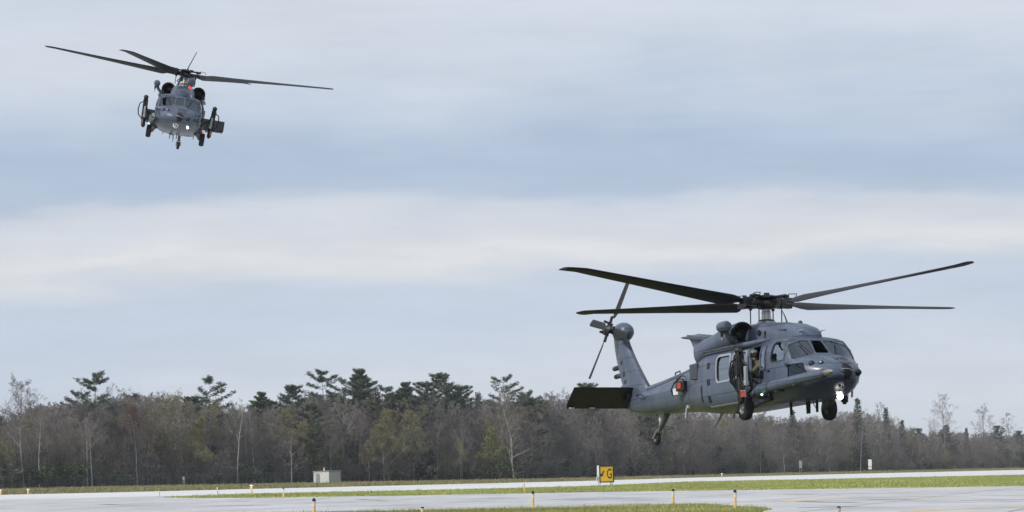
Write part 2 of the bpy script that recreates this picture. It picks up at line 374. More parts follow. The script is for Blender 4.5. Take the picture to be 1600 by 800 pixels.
def grass(name, poly, n, h, wd, m, label, seed, tall=.0):
    rg = np.random.default_rng(seed); P2 = [tuple(gp(*p))[:2] for p in poly]
    A = np.array(P2); lo, hi = A.min(0), A.max(0); pts = np.zeros((0, 2))
    while len(pts) < n:
        q = rg.uniform(lo, hi, (n * 3, 2)); pts = np.concatenate([pts, q[in_poly(q, P2)]])
    pts = pts[:n]; K = 4
    base = np.repeat(pts, K, 0) + rg.normal(0, wd * 1.5, (n * K, 2)); N_ = len(base)
    hh = h * rg.uniform(.4, 1.15, N_) * np.repeat(np.where(rg.random(n) < tall, 2.2, 1.0), K)
    an = rg.uniform(0, 2 * np.pi, N_); w2 = wd * rg.uniform(.6, 1.3, N_)
    dx, dy = np.cos(an) * w2 / 2, np.sin(an) * w2 / 2; lean = rg.normal(0, .35, (N_, 2)) * hh[:, None]
    V = np.empty((N_, 3, 3)); V[:, 0] = np.stack([base[:, 0] - dx, base[:, 1] - dy, np.zeros(N_)], 1); V[:, 1] = np.stack([base[:, 0] + dx, base[:, 1] + dy, np.zeros(N_)], 1)
    V[:, 2] = np.stack([base[:, 0] + lean[:, 0], base[:, 1] + lean[:, 1], hh], 1)
    o = link(name, np_mesh(name, V.reshape(-1, 3), None, np.arange(N_ * 3).reshape(-1, 3), [m]))
    return tag(o, label, 'grass', None, 'stuff')
GN = grass_mat('near_grass', (.18, .215, .06), (.33, .36, .115), (.5, .43, .23))
GM = grass_mat('mid_grass', (.25, .30, .075), (.41, .47, .14), (.54, .49, .24))
GF = grass_mat('far_grass', (.19, .185, .085), (.28, .265, .13), (.38, .32, .18))
near_edge = [(1188, 800.5), (1206, 797.2), (1196, 794.6), (1150, 792.5), (1100, 788.6), (1000, 790.4), (900, 793.4), (780, 795.6), (660, 798.4), (540, 801.2), (300, 806), (100, 809)]
grass('grass', near_edge + [(100, 822), (1195, 822)], 60000, .085, .028, GN, 'tufted green grass island in front of the taxiway, along the lower edge', 1, .05)
grass('grass', [(262, 776.8)] + RUN_NEAR[3:-1] + TAX_FAR[:3:-1][1:] + [(300, 778.6)], 70000, .12, .06, GM, 'bright green grass strip between the taxiway and the pale runway', 2, .03)
grass('grass', RUN_FAR[1:-1] + [(1600, 731), (1350, 736), (1080, 741.8), (900, 747.5), (650, 752), (400, 756.2), (200, 760), (0, 764.8)], 60000, .25, .12, GF, 'dull olive grass between the runway and the woods', 3, .04)
# ------------------------------------------------------------------ woods
rs = random.Random(11)
BARK = mat('grey_bark', (.17, .158, .146), .9, noise=.3, nscale=1.2, rand=.25)
BARK_P = mat('pale_birch_bark', (.40, .375, .345), .85, noise=.3, nscale=1.0, rand=.1)
TWIG = tone_mat('bare_twigs', [(.215, .19, .188), (.27, .242, .228), (.17, .15, .15), (.205, .19, .145), (.24, .205, .205), (.185, .175, .168), (.30, .27, .25), (.16, .145, .138)])
TWIG_P = mat('pale_twigs', (.24, .215, .175), .9, rand=.1)
def leaf_mat(name, lo, hi, rand=.15):
    m = bpy.data.materials.new(name); m.use_nodes = True; nt = m.node_tree; N = nt.nodes; L = nt.links; b = N['Principled BSDF']
    b.inputs['Roughness'].default_value = .75; b.inputs['Specular IOR Level'].default_value = .25
    g = N.new('ShaderNodeNewGeometry'); mx = N.new('ShaderNodeMix'); mx.data_type = 'RGBA'; L.new(g.outputs['Random Per Island'], mx.inputs[0])
    mx.inputs[6].default_value = (*lo, 1); mx.inputs[7].default_value = (*hi, 1)
    oi = N.new('ShaderNodeObjectInfo'); hs = N.new('ShaderNodeHueSaturation'); mr = N.new('ShaderNodeMapRange'); L.new(oi.outputs['Random'], mr.inputs[0]); mr.inputs[3].default_value = 1 - rand; mr.inputs[4].default_value = 1 + rand
    L.new(mr.outputs[0], hs.inputs['Value']); L.new(mx.outputs[2], hs.inputs['Color']); L.new(hs.outputs[0], b.inputs['Base Color'])
    return m
NEEDLE = leaf_mat('pine_needles', (.045, .068, .042), (.105, .135, .078))
SPRUCE = leaf_mat('spruce_needles', (.032, .048, .032), (.068, .088, .052))
BUD_O = leaf_mat('olive_buds', (.17, .155, .065), (.29, .27, .12))
BUD_Y = leaf_mat('spring_green_buds', (.14, .15, .055), (.24, .25, .10))
BUD_R = leaf_mat('red_buds', (.10, .04, .035), (.16, .065, .055))
BUSH = leaf_mat('bush_leaves', (.035, .06, .02), (.08, .11, .035))

class TB:
    """segments of a tree, turned into tubes (thick) and ribbons (thin)"""
    def __init__(s): s.thick = []; s.thin = []; s.leaf = []
def branch(tb, p, d, length, r, level, rg, up=.12, kids=(6, 6, 4), spread=.75, thin_r=.045, segs=5, curl=.16, taper=.25):
    q = p.copy(); d = d.normalized(); n = max(2, segs - level); pts = [q.copy()]; step = length / n; dirs = []
    for i in range(n):
        d = (d + Vector((rg.gauss(0, curl), rg.gauss(0, curl), rg.gauss(0, curl * .6) + up))).normalized()
        r0 = r * (1 - (1 - taper) * i / n); r1 = r * (1 - (1 - taper) * (i + 1) / n)
        e = q + d * step
        (tb.thick if r0 > thin_r else tb.thin).append((q.copy(), e.copy(), r0, r1))
        q = e; pts.append(q.copy()); dirs.append(d.copy())
    if level < len(kids):
        k = kids[level]
        for j in range(k):
            t = rg.uniform(.25, 1.0) if level else rg.uniform(.2, 1)
            i = min(n - 1, int(t * n)); b = pts[i].lerp(pts[i + 1], t * n - i); dd = dirs[i]
            perp = Vector((rg.gauss(0, 1), rg.gauss(0, 1), rg.gauss(0, 1))); perp = (perp - dd * perp.dot(dd)).normalized()
            branch(tb, b, dd * (1 - spread * .5) + perp * spread, length * rg.uniform(.38, .62) * (1.1 - .4 * t), r * .45 * (1.15 - .5 * t), level + 1, rg, up, kids, spread, thin_r, segs, curl)
    else: tb.leaf.append(pts[-1].copy()); tb.leaf.append(pts[len(pts) // 2].copy())
def tube_mesh(segs, n=5):
    A = np.array([tuple(a) for a, b, r, q in segs]); B = np.array([tuple(b) for a, b, r, q in segs]); ra = np.array([s_[2] for s_ in segs]); rb = np.array([s_[3] for s_ in segs])
    t = B - A; t /= np.linalg.norm(t, axis=1)[:, None] + 1e-9
    ref = np.where(np.abs(t[:, 2:3]) < .9, [[0, 0, 1.]], [[1., 0, 0]]); u = np.cross(t, ref); u /= np.linalg.norm(u, axis=1)[:, None]; v = np.cross(u, t)
    an = np.arange(n) * 2 * np.pi / n; c, s_ = np.cos(an), np.sin(an)
    ring = u[:, None] * c[None, :, None] + v[:, None] * s_[None, :, None]
    V = np.concatenate([A[:, None] + ring * ra[:, None, None], B[:, None] + ring * rb[:, None, None]], 1).reshape(-1, 3)
    k = np.arange(len(segs))[:, None] * 2 * n; j = np.arange(n); jj = (j + 1) % n
    F = np.stack([k + j, k + jj, k + n + jj, k + n + j], -1).reshape(-1, 4)
    return V, F
def ribbon_mesh(segs, wmin, rg):
    A = np.array([tuple(a) for a, b, r, q in segs]); B = np.array([tuple(b) for a, b, r, q in segs]); ra = np.maximum([s_[2] for s_ in segs], wmin); rb = np.maximum([s_[3] for s_ in segs], wmin * .8)
    t = B - A; x = rg.normal(size=t.shape); u = np.cross(t, x); u /= np.linalg.norm(u, axis=1)[:, None] + 1e-9
    V = np.stack([A - u * ra[:, None], A + u * ra[:, None], B + u * rb[:, None], B - u * rb[:, None]], 1).reshape(-1, 3)
    return V, np.arange(len(V)).reshape(-1, 4)
def leaves(pts, per, spread, size, rg, up=0.):
    P = np.repeat(np.array(pts), per, 0); P = P + rg.normal(0, spread, P.shape); n = len(P)
    a = rg.normal(size=(n, 3)); a /= np.linalg.norm(a, axis=1)[:, None]; b = np.cross(a, rg.normal(size=(n, 3))); b /= np.linalg.norm(b, axis=1)[:, None] + 1e-9
    s_ = size * rg.uniform(.6, 1.3, (n, 1))
    V = np.stack([P - a * s_, P + b * s_ * .6, P + a * s_, P - b * s_ * .6], 1).reshape(-1, 3)
    return V, np.arange(n * 4).reshape(-1, 4)
def merge(parts):
    V, F, M, n = [], [], [], 0
    for v, f, m in parts:
        V.append(v); F.append(f + n); M.append(np.full(len(f), m)); n += len(v)
    return np.concatenate(V), np.concatenate(F), np.concatenate(M)

def bare_tree(seed, h=18., trunk_h=.45, pale=False, buds=None, limbs=15, kids=(6, 5, 4), wmin=.016, per=3, leafsize=.11, lean=.0, wide=1.0):
    """returns trunk and crown arrays for a leafless broadleaf tree"""
    rg = random.Random(seed); ng = np.random.default_rng(seed); tb = TB()
    q = Vector((0, 0, -.2)); d = Vector((lean, 0, 1)).normalized(); n = 9; r = h * .0105; pts = []; tr = []
    for i in range(n):
        d = (d + Vector((rg.gauss(0, .05), rg.gauss(0, .05), .06))).normalized(); e = q + d * h * .98 / n
        tr.append((q.copy(), e.copy(), r * (1 - .9 * i / n), r * (1 - .9 * (i + 1) / n))); pts.append((q.copy(), e.copy(), r * (1 - .9 * i / n))); q = e
    tb.thick += tr
    for j in range(limbs):
        t = trunk_h + (1 - trunk_h) * (j + rg.random()) / limbs; t = min(t, .985); i = int(t * n); a, b, rr = pts[i]
        p = a.lerp(b, t * n - i); an = j * 2.4 + rg.uniform(-.5, .5); el = rg.uniform(.35, .95) + (t - .5) * .5
        L_ = h * .30 * wide * (1.25 - .9 * (t - trunk_h) / (1 - trunk_h)) * rg.uniform(.75, 1.15)
        branch(tb, p, Vector((math.cos(an) * math.cos(el), math.sin(an) * math.cos(el), math.sin(el))), L_, rr * .55, 0, rg, kids=kids)
    T = tube_mesh(tb.thick, 5)
    parts = [(*ribbon_mesh(tb.thin, wmin, ng), 0)]
    if buds: parts.append((*leaves([tuple(p) for p in tb.leaf], per, .28, leafsize, ng), 1))
    return T, merge(parts)
def pine_tree(seed, h=21., bare=.35, dens=1.0, crownw=3.8, flat=.0, low=False):
    """white pine: ragged plates of needles on up-turned limbs"""
    rg = random.Random(seed); ng = np.random.default_rng(seed); tb = TB(); q = Vector((0, 0, -.2)); d = Vector((0, 0, 1)); n = 10; r = h * .012; pts = []
    for i in range(n):
        d = (d + Vector((rg.gauss(0, .025), rg.gauss(0, .025), .1))).normalized(); e = q + d * h / n
        tb.thick.append((q.copy(), e.copy(), r * (1 - .93 * i / n), r * (1 - .93 * (i + 1) / n))); pts.append((q.copy(), e.copy())); q = e
    tuft = []; k = 0
    t = bare
    while t < .99:
        for w_ in range(rg.choice((3, 4, 5)) if not low else 7):
            if rg.random() > dens: continue
            i = min(n - 1, int(t * n)); p = pts[i][0].lerp(pts[i][1], t * n - i); an = k * 2.4 + rg.uniform(-.6, .6); k += 1
            u = (t - bare) / (1 - bare); prof = (1.0 - .92 * u ** 1.5) if low else (.55 + .9 * u) if u < .45 else (1.0 - .8 * ((u - .45) / .55) ** 1.6)
            L_ = crownw * max(prof, .12) * (rg.uniform(.45, 1.25) if low else rg.uniform(.55, 1.2)); el = rg.uniform(-.05, .18) + u * .30
            dd = Vector((math.cos(an) * math.cos(el), math.sin(an) * math.cos(el), math.sin(el))); m = 5; pp = p.copy()
            for s_ in range(m):
                dd = (dd + Vector((0, 0, .045 + rg.gauss(0, .03)))).normalized(); e = pp + dd * L_ / m
                tb.thick.append((pp.copy(), e.copy(), .05 * (1 - s_ / m) + .012, .05 * (1 - (s_ + 1) / m) + .012))
                if s_ >= 1:
                    side = dd.cross(Vector((0, 0, 1))).normalized()
                    for z in range(7):
                        o = e + side * rg.uniform(-1, 1) * (.20 * L_) + dd * rg.uniform(-.35, .35); o.z += rg.uniform(-.05, .10)
                        tuft.append(tuple(o))
                pp = e
        t += rg.uniform(.045, .075) if not low else rg.uniform(.04, .055)
    for z in range(8): tuft.append(tuple(q + Vector((rg.gauss(0, .15), rg.gauss(0, .15), -rg.random() * .7))))
    P = np.array(tuft); per = 9; B = np.repeat(P, per, 0); N_ = len(B); dr = ng.normal(size=(N_, 3)); dr[:, 2] = np.abs(dr[:, 2]) * .35 + .05; dr /= np.linalg.norm(dr, axis=1)[:, None]
    B = B + ng.normal(0, .14, B.shape); L2 = ng.uniform(.22, .5, (N_, 1)); u = np.cross(dr, ng.normal(size=(N_, 3))); u /= np.linalg.norm(u, axis=1)[:, None]; wv = ng.uniform(.04, .085, (N_, 1))
    V = np.stack([B - u * wv, B + u * wv, B + dr * L2 + u * wv * .4, B + dr * L2 - u * wv * .4], 1).reshape(-1, 3)
    return tube_mesh(tb.thick, 5), (V, np.arange(N_ * 4).reshape(-1, 4), np.zeros(N_, int))
def spruce_tree(seed, h=15., w_=2.6):
    rg = random.Random(seed); ng = np.random.default_rng(seed); seg = [(Vector((0, 0, -.2)), Vector((0, 0, h)), h * .011, .02)]
    B, D = [], []; t = .06; k = 0
    while t < .99:
        for j in range(7):
            an = k * 2.4 + rg.uniform(-.4, .4); k += 1; L_ = w_ * (1 - t) ** .85 * rg.uniform(.7, 1.15) + .12
            for s_ in range(max(2, int(L_ / .28))):
                f = (s_ + .6) / max(2, int(L_ / .28)); rr = L_ * f
                B.append((math.cos(an) * rr + rg.gauss(0, .08), math.sin(an) * rr + rg.gauss(0, .08), t * h - .32 * rr + .10 * rr * rr / w_ + rg.gauss(0, .06))); D.append((math.cos(an), math.sin(an), -.25))
        t += rg.uniform(.012, .022)
    P = np.repeat(np.array(B), 3, 0); d = np.repeat(np.array(D), 3, 0) + ng.normal(0, .45, P.shape); d /= np.linalg.norm(d, axis=1)[:, None]; n = len(P)
    P = P + ng.normal(0, .1, P.shape); L2 = ng.uniform(.22, .45, (n, 1)); u = np.cross(d, ng.normal(size=(n, 3))); u /= np.linalg.norm(u, axis=1)[:, None]; wv = ng.uniform(.05, .10, (n, 1))
    V = np.stack([P - u * wv, P + u * wv, P + d * L2 + u * wv * .4, P + d * L2 - u * wv * .4], 1).reshape(-1, 3)
    return tube_mesh(seg, 6), (V, np.arange(n * 4).reshape(-1, 4), np.zeros(n, int))
def bush(seed, h=3.2, w_=1.8):
    rg = random.Random(seed); ng = np.random.default_rng(seed); tb = TB()
    for j in range(9):
        an = j * .7 + rg.random(); branch(tb, Vector((rg.gauss(0, .25), rg.gauss(0, .25), -.1)), Vector((math.cos(an) * .5, math.sin(an) * .5, 1)), h * rg.uniform(.6, 1), .075, 1, rg, kids=(6, 6, 4), spread=.8)
    return tube_mesh([s_ for s_ in tb.thick] or tb.thin[:9], 4), merge([(*ribbon_mesh(tb.thin, .015, ng), 0), (*leaves([tuple(p) for p in tb.leaf], 5, .22, .13, ng), 1)])

PROTO = {}
def proto(key, parts, h, m_tr, mats):
    (tv, tf), (cv, cf, cm) = parts
    PROTO[key] = (np_mesh(key + '_trunk', tv, tf, None, [m_tr], None, True), np_mesh(key + '_crown', cv, cf, None, mats, cm), h)
for i in range(6): proto('bare%d' % i, bare_tree(100 + i, 18, (.32, .25, .42, .3, .36, .28)[i], limbs=(16, 20, 14, 18, 15, 20)[i], wide=(1, 1.1, .85, 1, .9, 1.15)[i]), 18, BARK, [TWIG])
for i in range(2): proto('olive%d' % i, bare_tree(200 + i, 16, .25, buds=True, per=1, leafsize=.10), 16, BARK, [TWIG, BUD_O])
for i in range(2): proto('green%d' % i, bare_tree(220 + i, 12, .15, buds=True, per=3, leafsize=.13, limbs=14), 12, BARK, [TWIG, BUD_Y])
proto('olive2', bare_tree(210, 16, .2, buds=True, per=3, leafsize=.11), 16, BARK, [TWIG, BUD_O])
proto('redbud', bare_tree(230, 15, .45, buds=True, per=1, leafsize=.10), 15, BARK_P, [TWIG, BUD_R])
for i in range(3): proto('birch%d' % i, bare_tree(240 + i, 18, .5, limbs=12, kids=(5, 4, 3), wide=.75, lean=(.0, .10, -.06)[i]), 18, BARK_P, [TWIG])
proto('forked', bare_tree(273, 18, .40, limbs=17, wide=1.15, wmin=.02), 18, mat('brown_grey_bark', (.24, .22, .20), .9, noise=.3, nscale=1), [mat('dark_twigs', (.15, .132, .125), .9)])
proto('pale0', bare_tree(260, 17, .18, limbs=20, kids=(6, 5, 4), wmin=.02), 17, BARK_P, [TWIG_P])
for i in range(4): proto('pine%d' % i, pine_tree(300 + i, 21, (.36, .42, .3, .45)[i], (.9, .7, 1., .6)[i], (4.6, 5.4, 6.2, 6.0)[i], low=i == 2), 21, BARK, [NEEDLE])
for i in range(2): proto('spruce%d' % i, spruce_tree(320 + i, 15, (2.6, 2.1)[i]), 15, BARK, [SPRUCE])
for i in range(2): proto('bush%d' % i, bush(340 + i), 3.2, BARK, [TWIG, BUSH])

TL = [(-120, 790), (0, 812), (400, 900), (800, 955), (1080, 1180), (1300, 1440), (1600, 1860), (1720, 2000)]
def edge_D(x):
    for (a, da), (b, db) in zip(TL, TL[1:]):
        if x <= b: return 1 / (1 / da + (1 / db - 1 / da) * (x - a) / (b - a))
    return TL[-1][1]
SKY = [(-120, 636), (0, 636), (60, 628), (120, 626), (200, 614), (260, 610), (300, 622), (350, 630), (400, 628), (450, 622), (500, 616), (600, 616), (700, 616), (800, 620), (860, 612), (910, 614), (960, 622), (1050, 632), (1150, 640), (1250, 648), (1300, 642), (1345, 640), (1395, 652), (1430, 670), (1500, 672), (1600, 676), (1720, 678)]
def sky_y(x):
    for (a, ya), (b, yb) in zip(SKY, SKY[1:]):
        if x <= b: return ya + (yb - ya) * (x - a) / (b - a)
    return SKY[-1][1]
def height_for(x, y, D): return (horizon(x) - y) * D / FPX + EYE
NTREE = [0]
def tree(key, x, D, h, name, label, cat='tree', group=None, wide=1.0, rz=None):
    tm, cm, h0 = PROTO[key]; s_ = h / h0
    t = empty(name, spot(x, D), (0, 0, rs.uniform(0, 6.28) if rz is None else rz)); t.scale = (s_ * wide, s_ * wide, s_)
    link('stems' if cat == 'bush' else 'trunk', tm, t); link('foliage' if cat == 'bush' else 'crown', cm, t)
    NTREE[0] += 1
    return tag(t, label, cat, group)
# trees one can pick out: column in the photo, top, kind
PICK = [
    (150, 584, 'pine1', 18, 'wide-topped white pine towering over the bare trees, leftmost of the pines'), (126, 612, 'pine3', 25, 'short ragged pine just beside the leftmost tall pine'),
    (322, 590, 'pine3', 22, 'lone flat-limbed pine standing between the leftmost pine and the pine cluster'), (302, 617, 'pine0', 30, 'low dark pine half hidden against the lone flat-limbed pine'),
    (411, 612, 'pine2', 24, 'thin pine top at the left end of the pine cluster'), (459, 599, 'pine0', 20, 'round-headed pine left of the shed, above bare trees'),
    (521, 580, 'pine1', 26, 'open ragged pine touching the tallest dense pine'), (545, 592, 'pine3', 30, 'sparse pine wedged against the tallest dense pine'), (566, 576, 'pine2', 20, 'tallest dense conical pine above the shed'),
    (598, 604, 'pine3', 34, 'thin sparse pine right of the tallest dense pine'), (634, 597, 'pine2', 16, 'broad full pine with gaps of sky on both sides'), (667, 594, 'pine0', 22, 'left one of the twin pines'),
    (690, 580, 'pine0', 26, 'taller right one of the twin pines'), (721, 600, 'pine0', 30, 'squat pine leaning out from the twin pines'), (749, 612, 'spruce1', 30, 'small pointed spruce between the squat pine and the umbrella pine'),
    (787, 588, 'pine3', 22, 'umbrella-shaped pine behind the pale bare tree'), (822, 612, 'pine3', 34, 'scrubby pine right of the umbrella-shaped pine'), (917, 596, 'pine0', 30, 'pine top showing above the tail stabilator of the low helicopter'),
    (986, 596, 'pine2', 34, 'pine top peeking past the tail fin of the low helicopter'),
    (1342, 622, 'spruce0', 10, 'tall spruce rising beside the nose of the low helicopter'), (1386, 636, 'spruce1', 18, 'dark spruce with twiggy trees round it, right of the helicopter nose'), (1411, 656, 'spruce0', 24, 'small dark spruce at the step down of the woods'),
    (1436, 668, 'pine0', 24, 'tiny pine at the notch in the far woods'), (1479, 664, 'pine2', 20, 'dark pine in front of the big leafless crown at the far woods'), (1511, 668, 'spruce1', 26, 'slim spruce right of the big leafless crown'),
    (1560, 664, 'pine0', 22, 'bushy pine under the last leafless crowns on the right'), (1593, 672, 'pine0', 20, 'last dark pine at the right end of the woods'),
    (1240, 640, 'spruce0', 20, 'spruce behind the cabin of the low helicopter'),
]
for x, y, key, back, lab in PICK:
    D = edge_D(x) + back; tree(key, x, D, height_for(x, y, D), 'pine_tree' if key[0] == 'p' else 'spruce_tree', lab, 'tree', 'evergreens standing above the woods')
FRONT = [
    (37, 600, 'forked', -4, 'bare_tree', 'tall forked leafless tree with pale trunk at the left end of the woods'), (61, 655, 'birch2', 0, 'birch_tree', 'broken pale stem beside the tall forked tree'),
    (137, 656, 'birch1', -3, 'birch_tree', 'leaning white-stemmed birch, its trunk crossing a straight neighbour'), (144, 648, 'birch0', 0, 'birch_tree', 'straight birch just behind the leaning white-stemmed birch'),
    (214, 640, 'redbud', -2, 'maple_tree', 'slim maple with dark red buds'), (305, 660, 'olive2', -2, 'budding_tree', 'rounded tree with dull yellow buds left of the shed'), (278, 705, 'olive1', -3, 'budding_tree', 'low olive-budded tree under the rounded yellow one'),
    (371, 628, 'birch0', -2, 'birch_tree', 'slender birch with a straight pale trunk, left of the shed'), (398, 640, 'birch2', 3, 'birch_tree', 'second slender birch nearer the shed'), (455, 668, 'birch1', -2, 'birch_tree', 'thin pale-stemmed birch beside the shed'),
    (600, 652, 'olive2', -2, 'budding_tree', 'tree dusted with pale yellow catkins right of the shed'), (577, 690, 'olive1', -3, 'budding_tree', 'lower budding tree nearest the shed on its right'), (803, 614, 'pale0', -4, 'bare_tree', 'pale silvery leafless tree in front of the umbrella-shaped pine'),
    (769, 672, 'green0', -5, 'budding_tree', 'yellow-green budding tree beside the pale silvery tree'), (720, 690, 'olive0', -3, 'budding_tree', 'small olive-budded tree below the twin pines'),
    (1476, 622, 'bare1', 6, 'bare_tree', 'biggest leafless crown standing against the sky at the far right woods'), (1540, 636, 'bare3', 8, 'bare_tree', 'second leafless crown against the sky, right of the biggest'), (1579, 648, 'bare0', 10, 'bare_tree', 'last leafless crown against the sky at the right edge'),
    (1372, 632, 'bare2', 14, 'bare_tree', 'feathery leafless tree behind the dark spruce'), (1188, 668, 'birch0', -4, 'birch_tree', 'pale trunk under the belly of the low helicopter'), (1226, 680, 'birch2', -3, 'birch_tree', 'thin pale trunk under the nose gear of the low helicopter'),
]
for x, y, key, back, nm, lab in FRONT:
    D = edge_D(x) + back; tree(key, x, D, height_for(x, y, D), nm, lab, 'tree', None)
BUSHES = [(782, 722, 'bush0', -8, 'dark green rounded bush at the foot of the pale silvery tree'), (8, 724, 'spruce0', -4, 'young dark evergreen at the left edge of the woods'), (48, 728, 'bush1', -4, 'green undergrowth bush beside the tall forked tree'),
          (88, 716, 'spruce1', -2, 'young spruce in front of the woods left of the leaning birch'), (180, 735, 'bush0', -4, 'low bush right of the leaning birch'), (385, 730, 'bush1', -3, 'dark green bush behind the slender birch'), (420, 722, 'spruce0', -2, 'young dark spruce left of the shed'), (108, 722, 'bush1', 0, 'dark bush beside the young spruce')]
for x, y, key, back, lab in BUSHES:
    D = edge_D(x) + back; tree(key, x, D, height_for(x, y, D), 'bush' if key[0] == 'b' else 'young_spruce', lab, 'bush' if key[0] == 'b' else 'tree', None, 1.4)
SEGS = [(95, 'left of the leaning birch, near the tall forked tree'), (190, 'around the leaning white-stemmed birch'), (260, 'around the slim red-budded maple'), (345, 'below the lone flat-limbed pine'), (430, 'around the slender birches left of the shed'),
        (490, 'just left of the shed'), (540, 'directly behind the shed'), (610, 'just right of the shed'), (680, 'below the broad full pine'), (745, 'below the twin pines'), (830, 'around the pale silvery tree'), (925, 'left of the direction sign'), (1000, 'behind the direction sign'),
        (1090, 'below the tail wheel of the low helicopter'), (1175, 'below the cabin of the low helicopter'), (1255, 'left of the grey marker board'), (1365, 'between the grey and the white marker boards'), (1440, 'right of the white marker board'), (1515, 'under the biggest leafless crown'), (9999, 'at the right end of the far woods')]
KINDS = {'bare': ('bare_tree', 'leafless tree'), 'oliv': ('budding_tree', 'olive budding tree'), 'birc': ('birch_tree', 'thin birch'), 'spru': ('young_spruce', 'young spruce')}
ORD = 'first second third fourth fifth sixth seventh eighth ninth tenth eleventh twelfth'.split(); COUNT = {}
N_GEN = 120
for i in range(N_GEN):
    x = -30 + 1660 * (i + rs.random()) / N_GEN; row = i % 3
    D = edge_D(x) + (2, 9, 17)[row] + rs.uniform(-2, 4)
    key = rs.choice(['bare0', 'bare1', 'bare2', 'bare3', 'bare4', 'bare5'] * 4 + ['olive0', 'olive1', 'birch0', 'birch2', 'spruce0', 'spruce1'])
    h = height_for(x, sky_y(x), D) * (rs.uniform(.62, .85), rs.uniform(.75, .98), rs.uniform(.86, 1.03))[row]
    if key[0] == 's': h *= .5
    nm, pre = KINDS[key[:4]]; seg = next(t for lim, t in SEGS if x < lim); k = COUNT[seg, nm] = COUNT.get((seg, nm), -1) + 1   # columns run from left to right
    tree(key, x, D, h, nm, '%s %s from the left, %s' % (ORD[min(k, 11)], pre, seg), 'tree', 'trees of the woods ' + seg, rs.uniform(.85, 1.1))
# the mass of the wood behind, and its undergrowth: nobody could count it, so points that carry copies of a few shapes
def scatter(name, shapes, P, rot, scl, idx, label):
    col = bpy.data.collections.new(name + '_shapes')
    for i, (parts, mats) in enumerate(shapes):
        (tv, tf), (cv, cf, cm) = parts
        V, F, M = merge([(tv, tf, 0), (cv, cf, 0)]); M[len(tf):] = cm + 1
        col.objects.link(bpy.data.objects.new('%02d_%s' % (i, name), np_mesh(name + '_shape', V, F, None, mats, M)))
    me = bpy.data.meshes.new(name); me.from_pydata([tuple(p) for p in P], [], [])
    a = me.attributes.new('rot', 'FLOAT_VECTOR', 'POINT'); a.data.foreach_set('vector', np.asarray(rot, np.float32).ravel())
    a = me.attributes.new('scl', 'FLOAT_VECTOR', 'POINT'); a.data.foreach_set('vector', np.asarray(scl, np.float32).ravel())
    a = me.attributes.new('idx', 'INT', 'POINT'); a.data.foreach_set('value', np.asarray(idx, np.int32))
    ng = bpy.data.node_groups.new(name, 'GeometryNodeTree'); N, L = ng.nodes, ng.links
    ng.interface.new_socket('Geometry', in_out='INPUT', socket_type='NodeSocketGeometry'); ng.interface.new_socket('Geometry', in_out='OUTPUT', socket_type='NodeSocketGeometry')
    gi, go, ip, ci = N.new('NodeGroupInput'), N.new('NodeGroupOutput'), N.new('GeometryNodeInstanceOnPoints'), N.new('GeometryNodeCollectionInfo')
    ci.inputs['Collection'].default_value = col; ci.inputs['Separate Children'].default_value = True; ci.inputs['Reset Children'].default_value = True
    def attr(nm, ty):
        n = N.new('GeometryNodeInputNamedAttribute'); n.data_type = ty; n.inputs['Name'].default_value = nm; return next(o for o in n.outputs if o.enabled and o.name == 'Attribute')
    ip.inputs['Pick Instance'].default_value = True
    L.new(gi.outputs[0], ip.inputs['Points']); L.new(ci.outputs[0], ip.inputs['Instance']); L.new(attr('idx', 'INT'), ip.inputs['Instance Index'])
    L.new(attr('rot', 'FLOAT_VECTOR'), ip.inputs['Rotation']); L.new(attr('scl', 'FLOAT_VECTOR'), ip.inputs['Scale']); L.new(ip.outputs[0], go.inputs[0])
    o = link(name, me); o.modifiers.new('scatter', 'NODES').node_group = ng
    return tag(o, label, name, None, 'stuff')
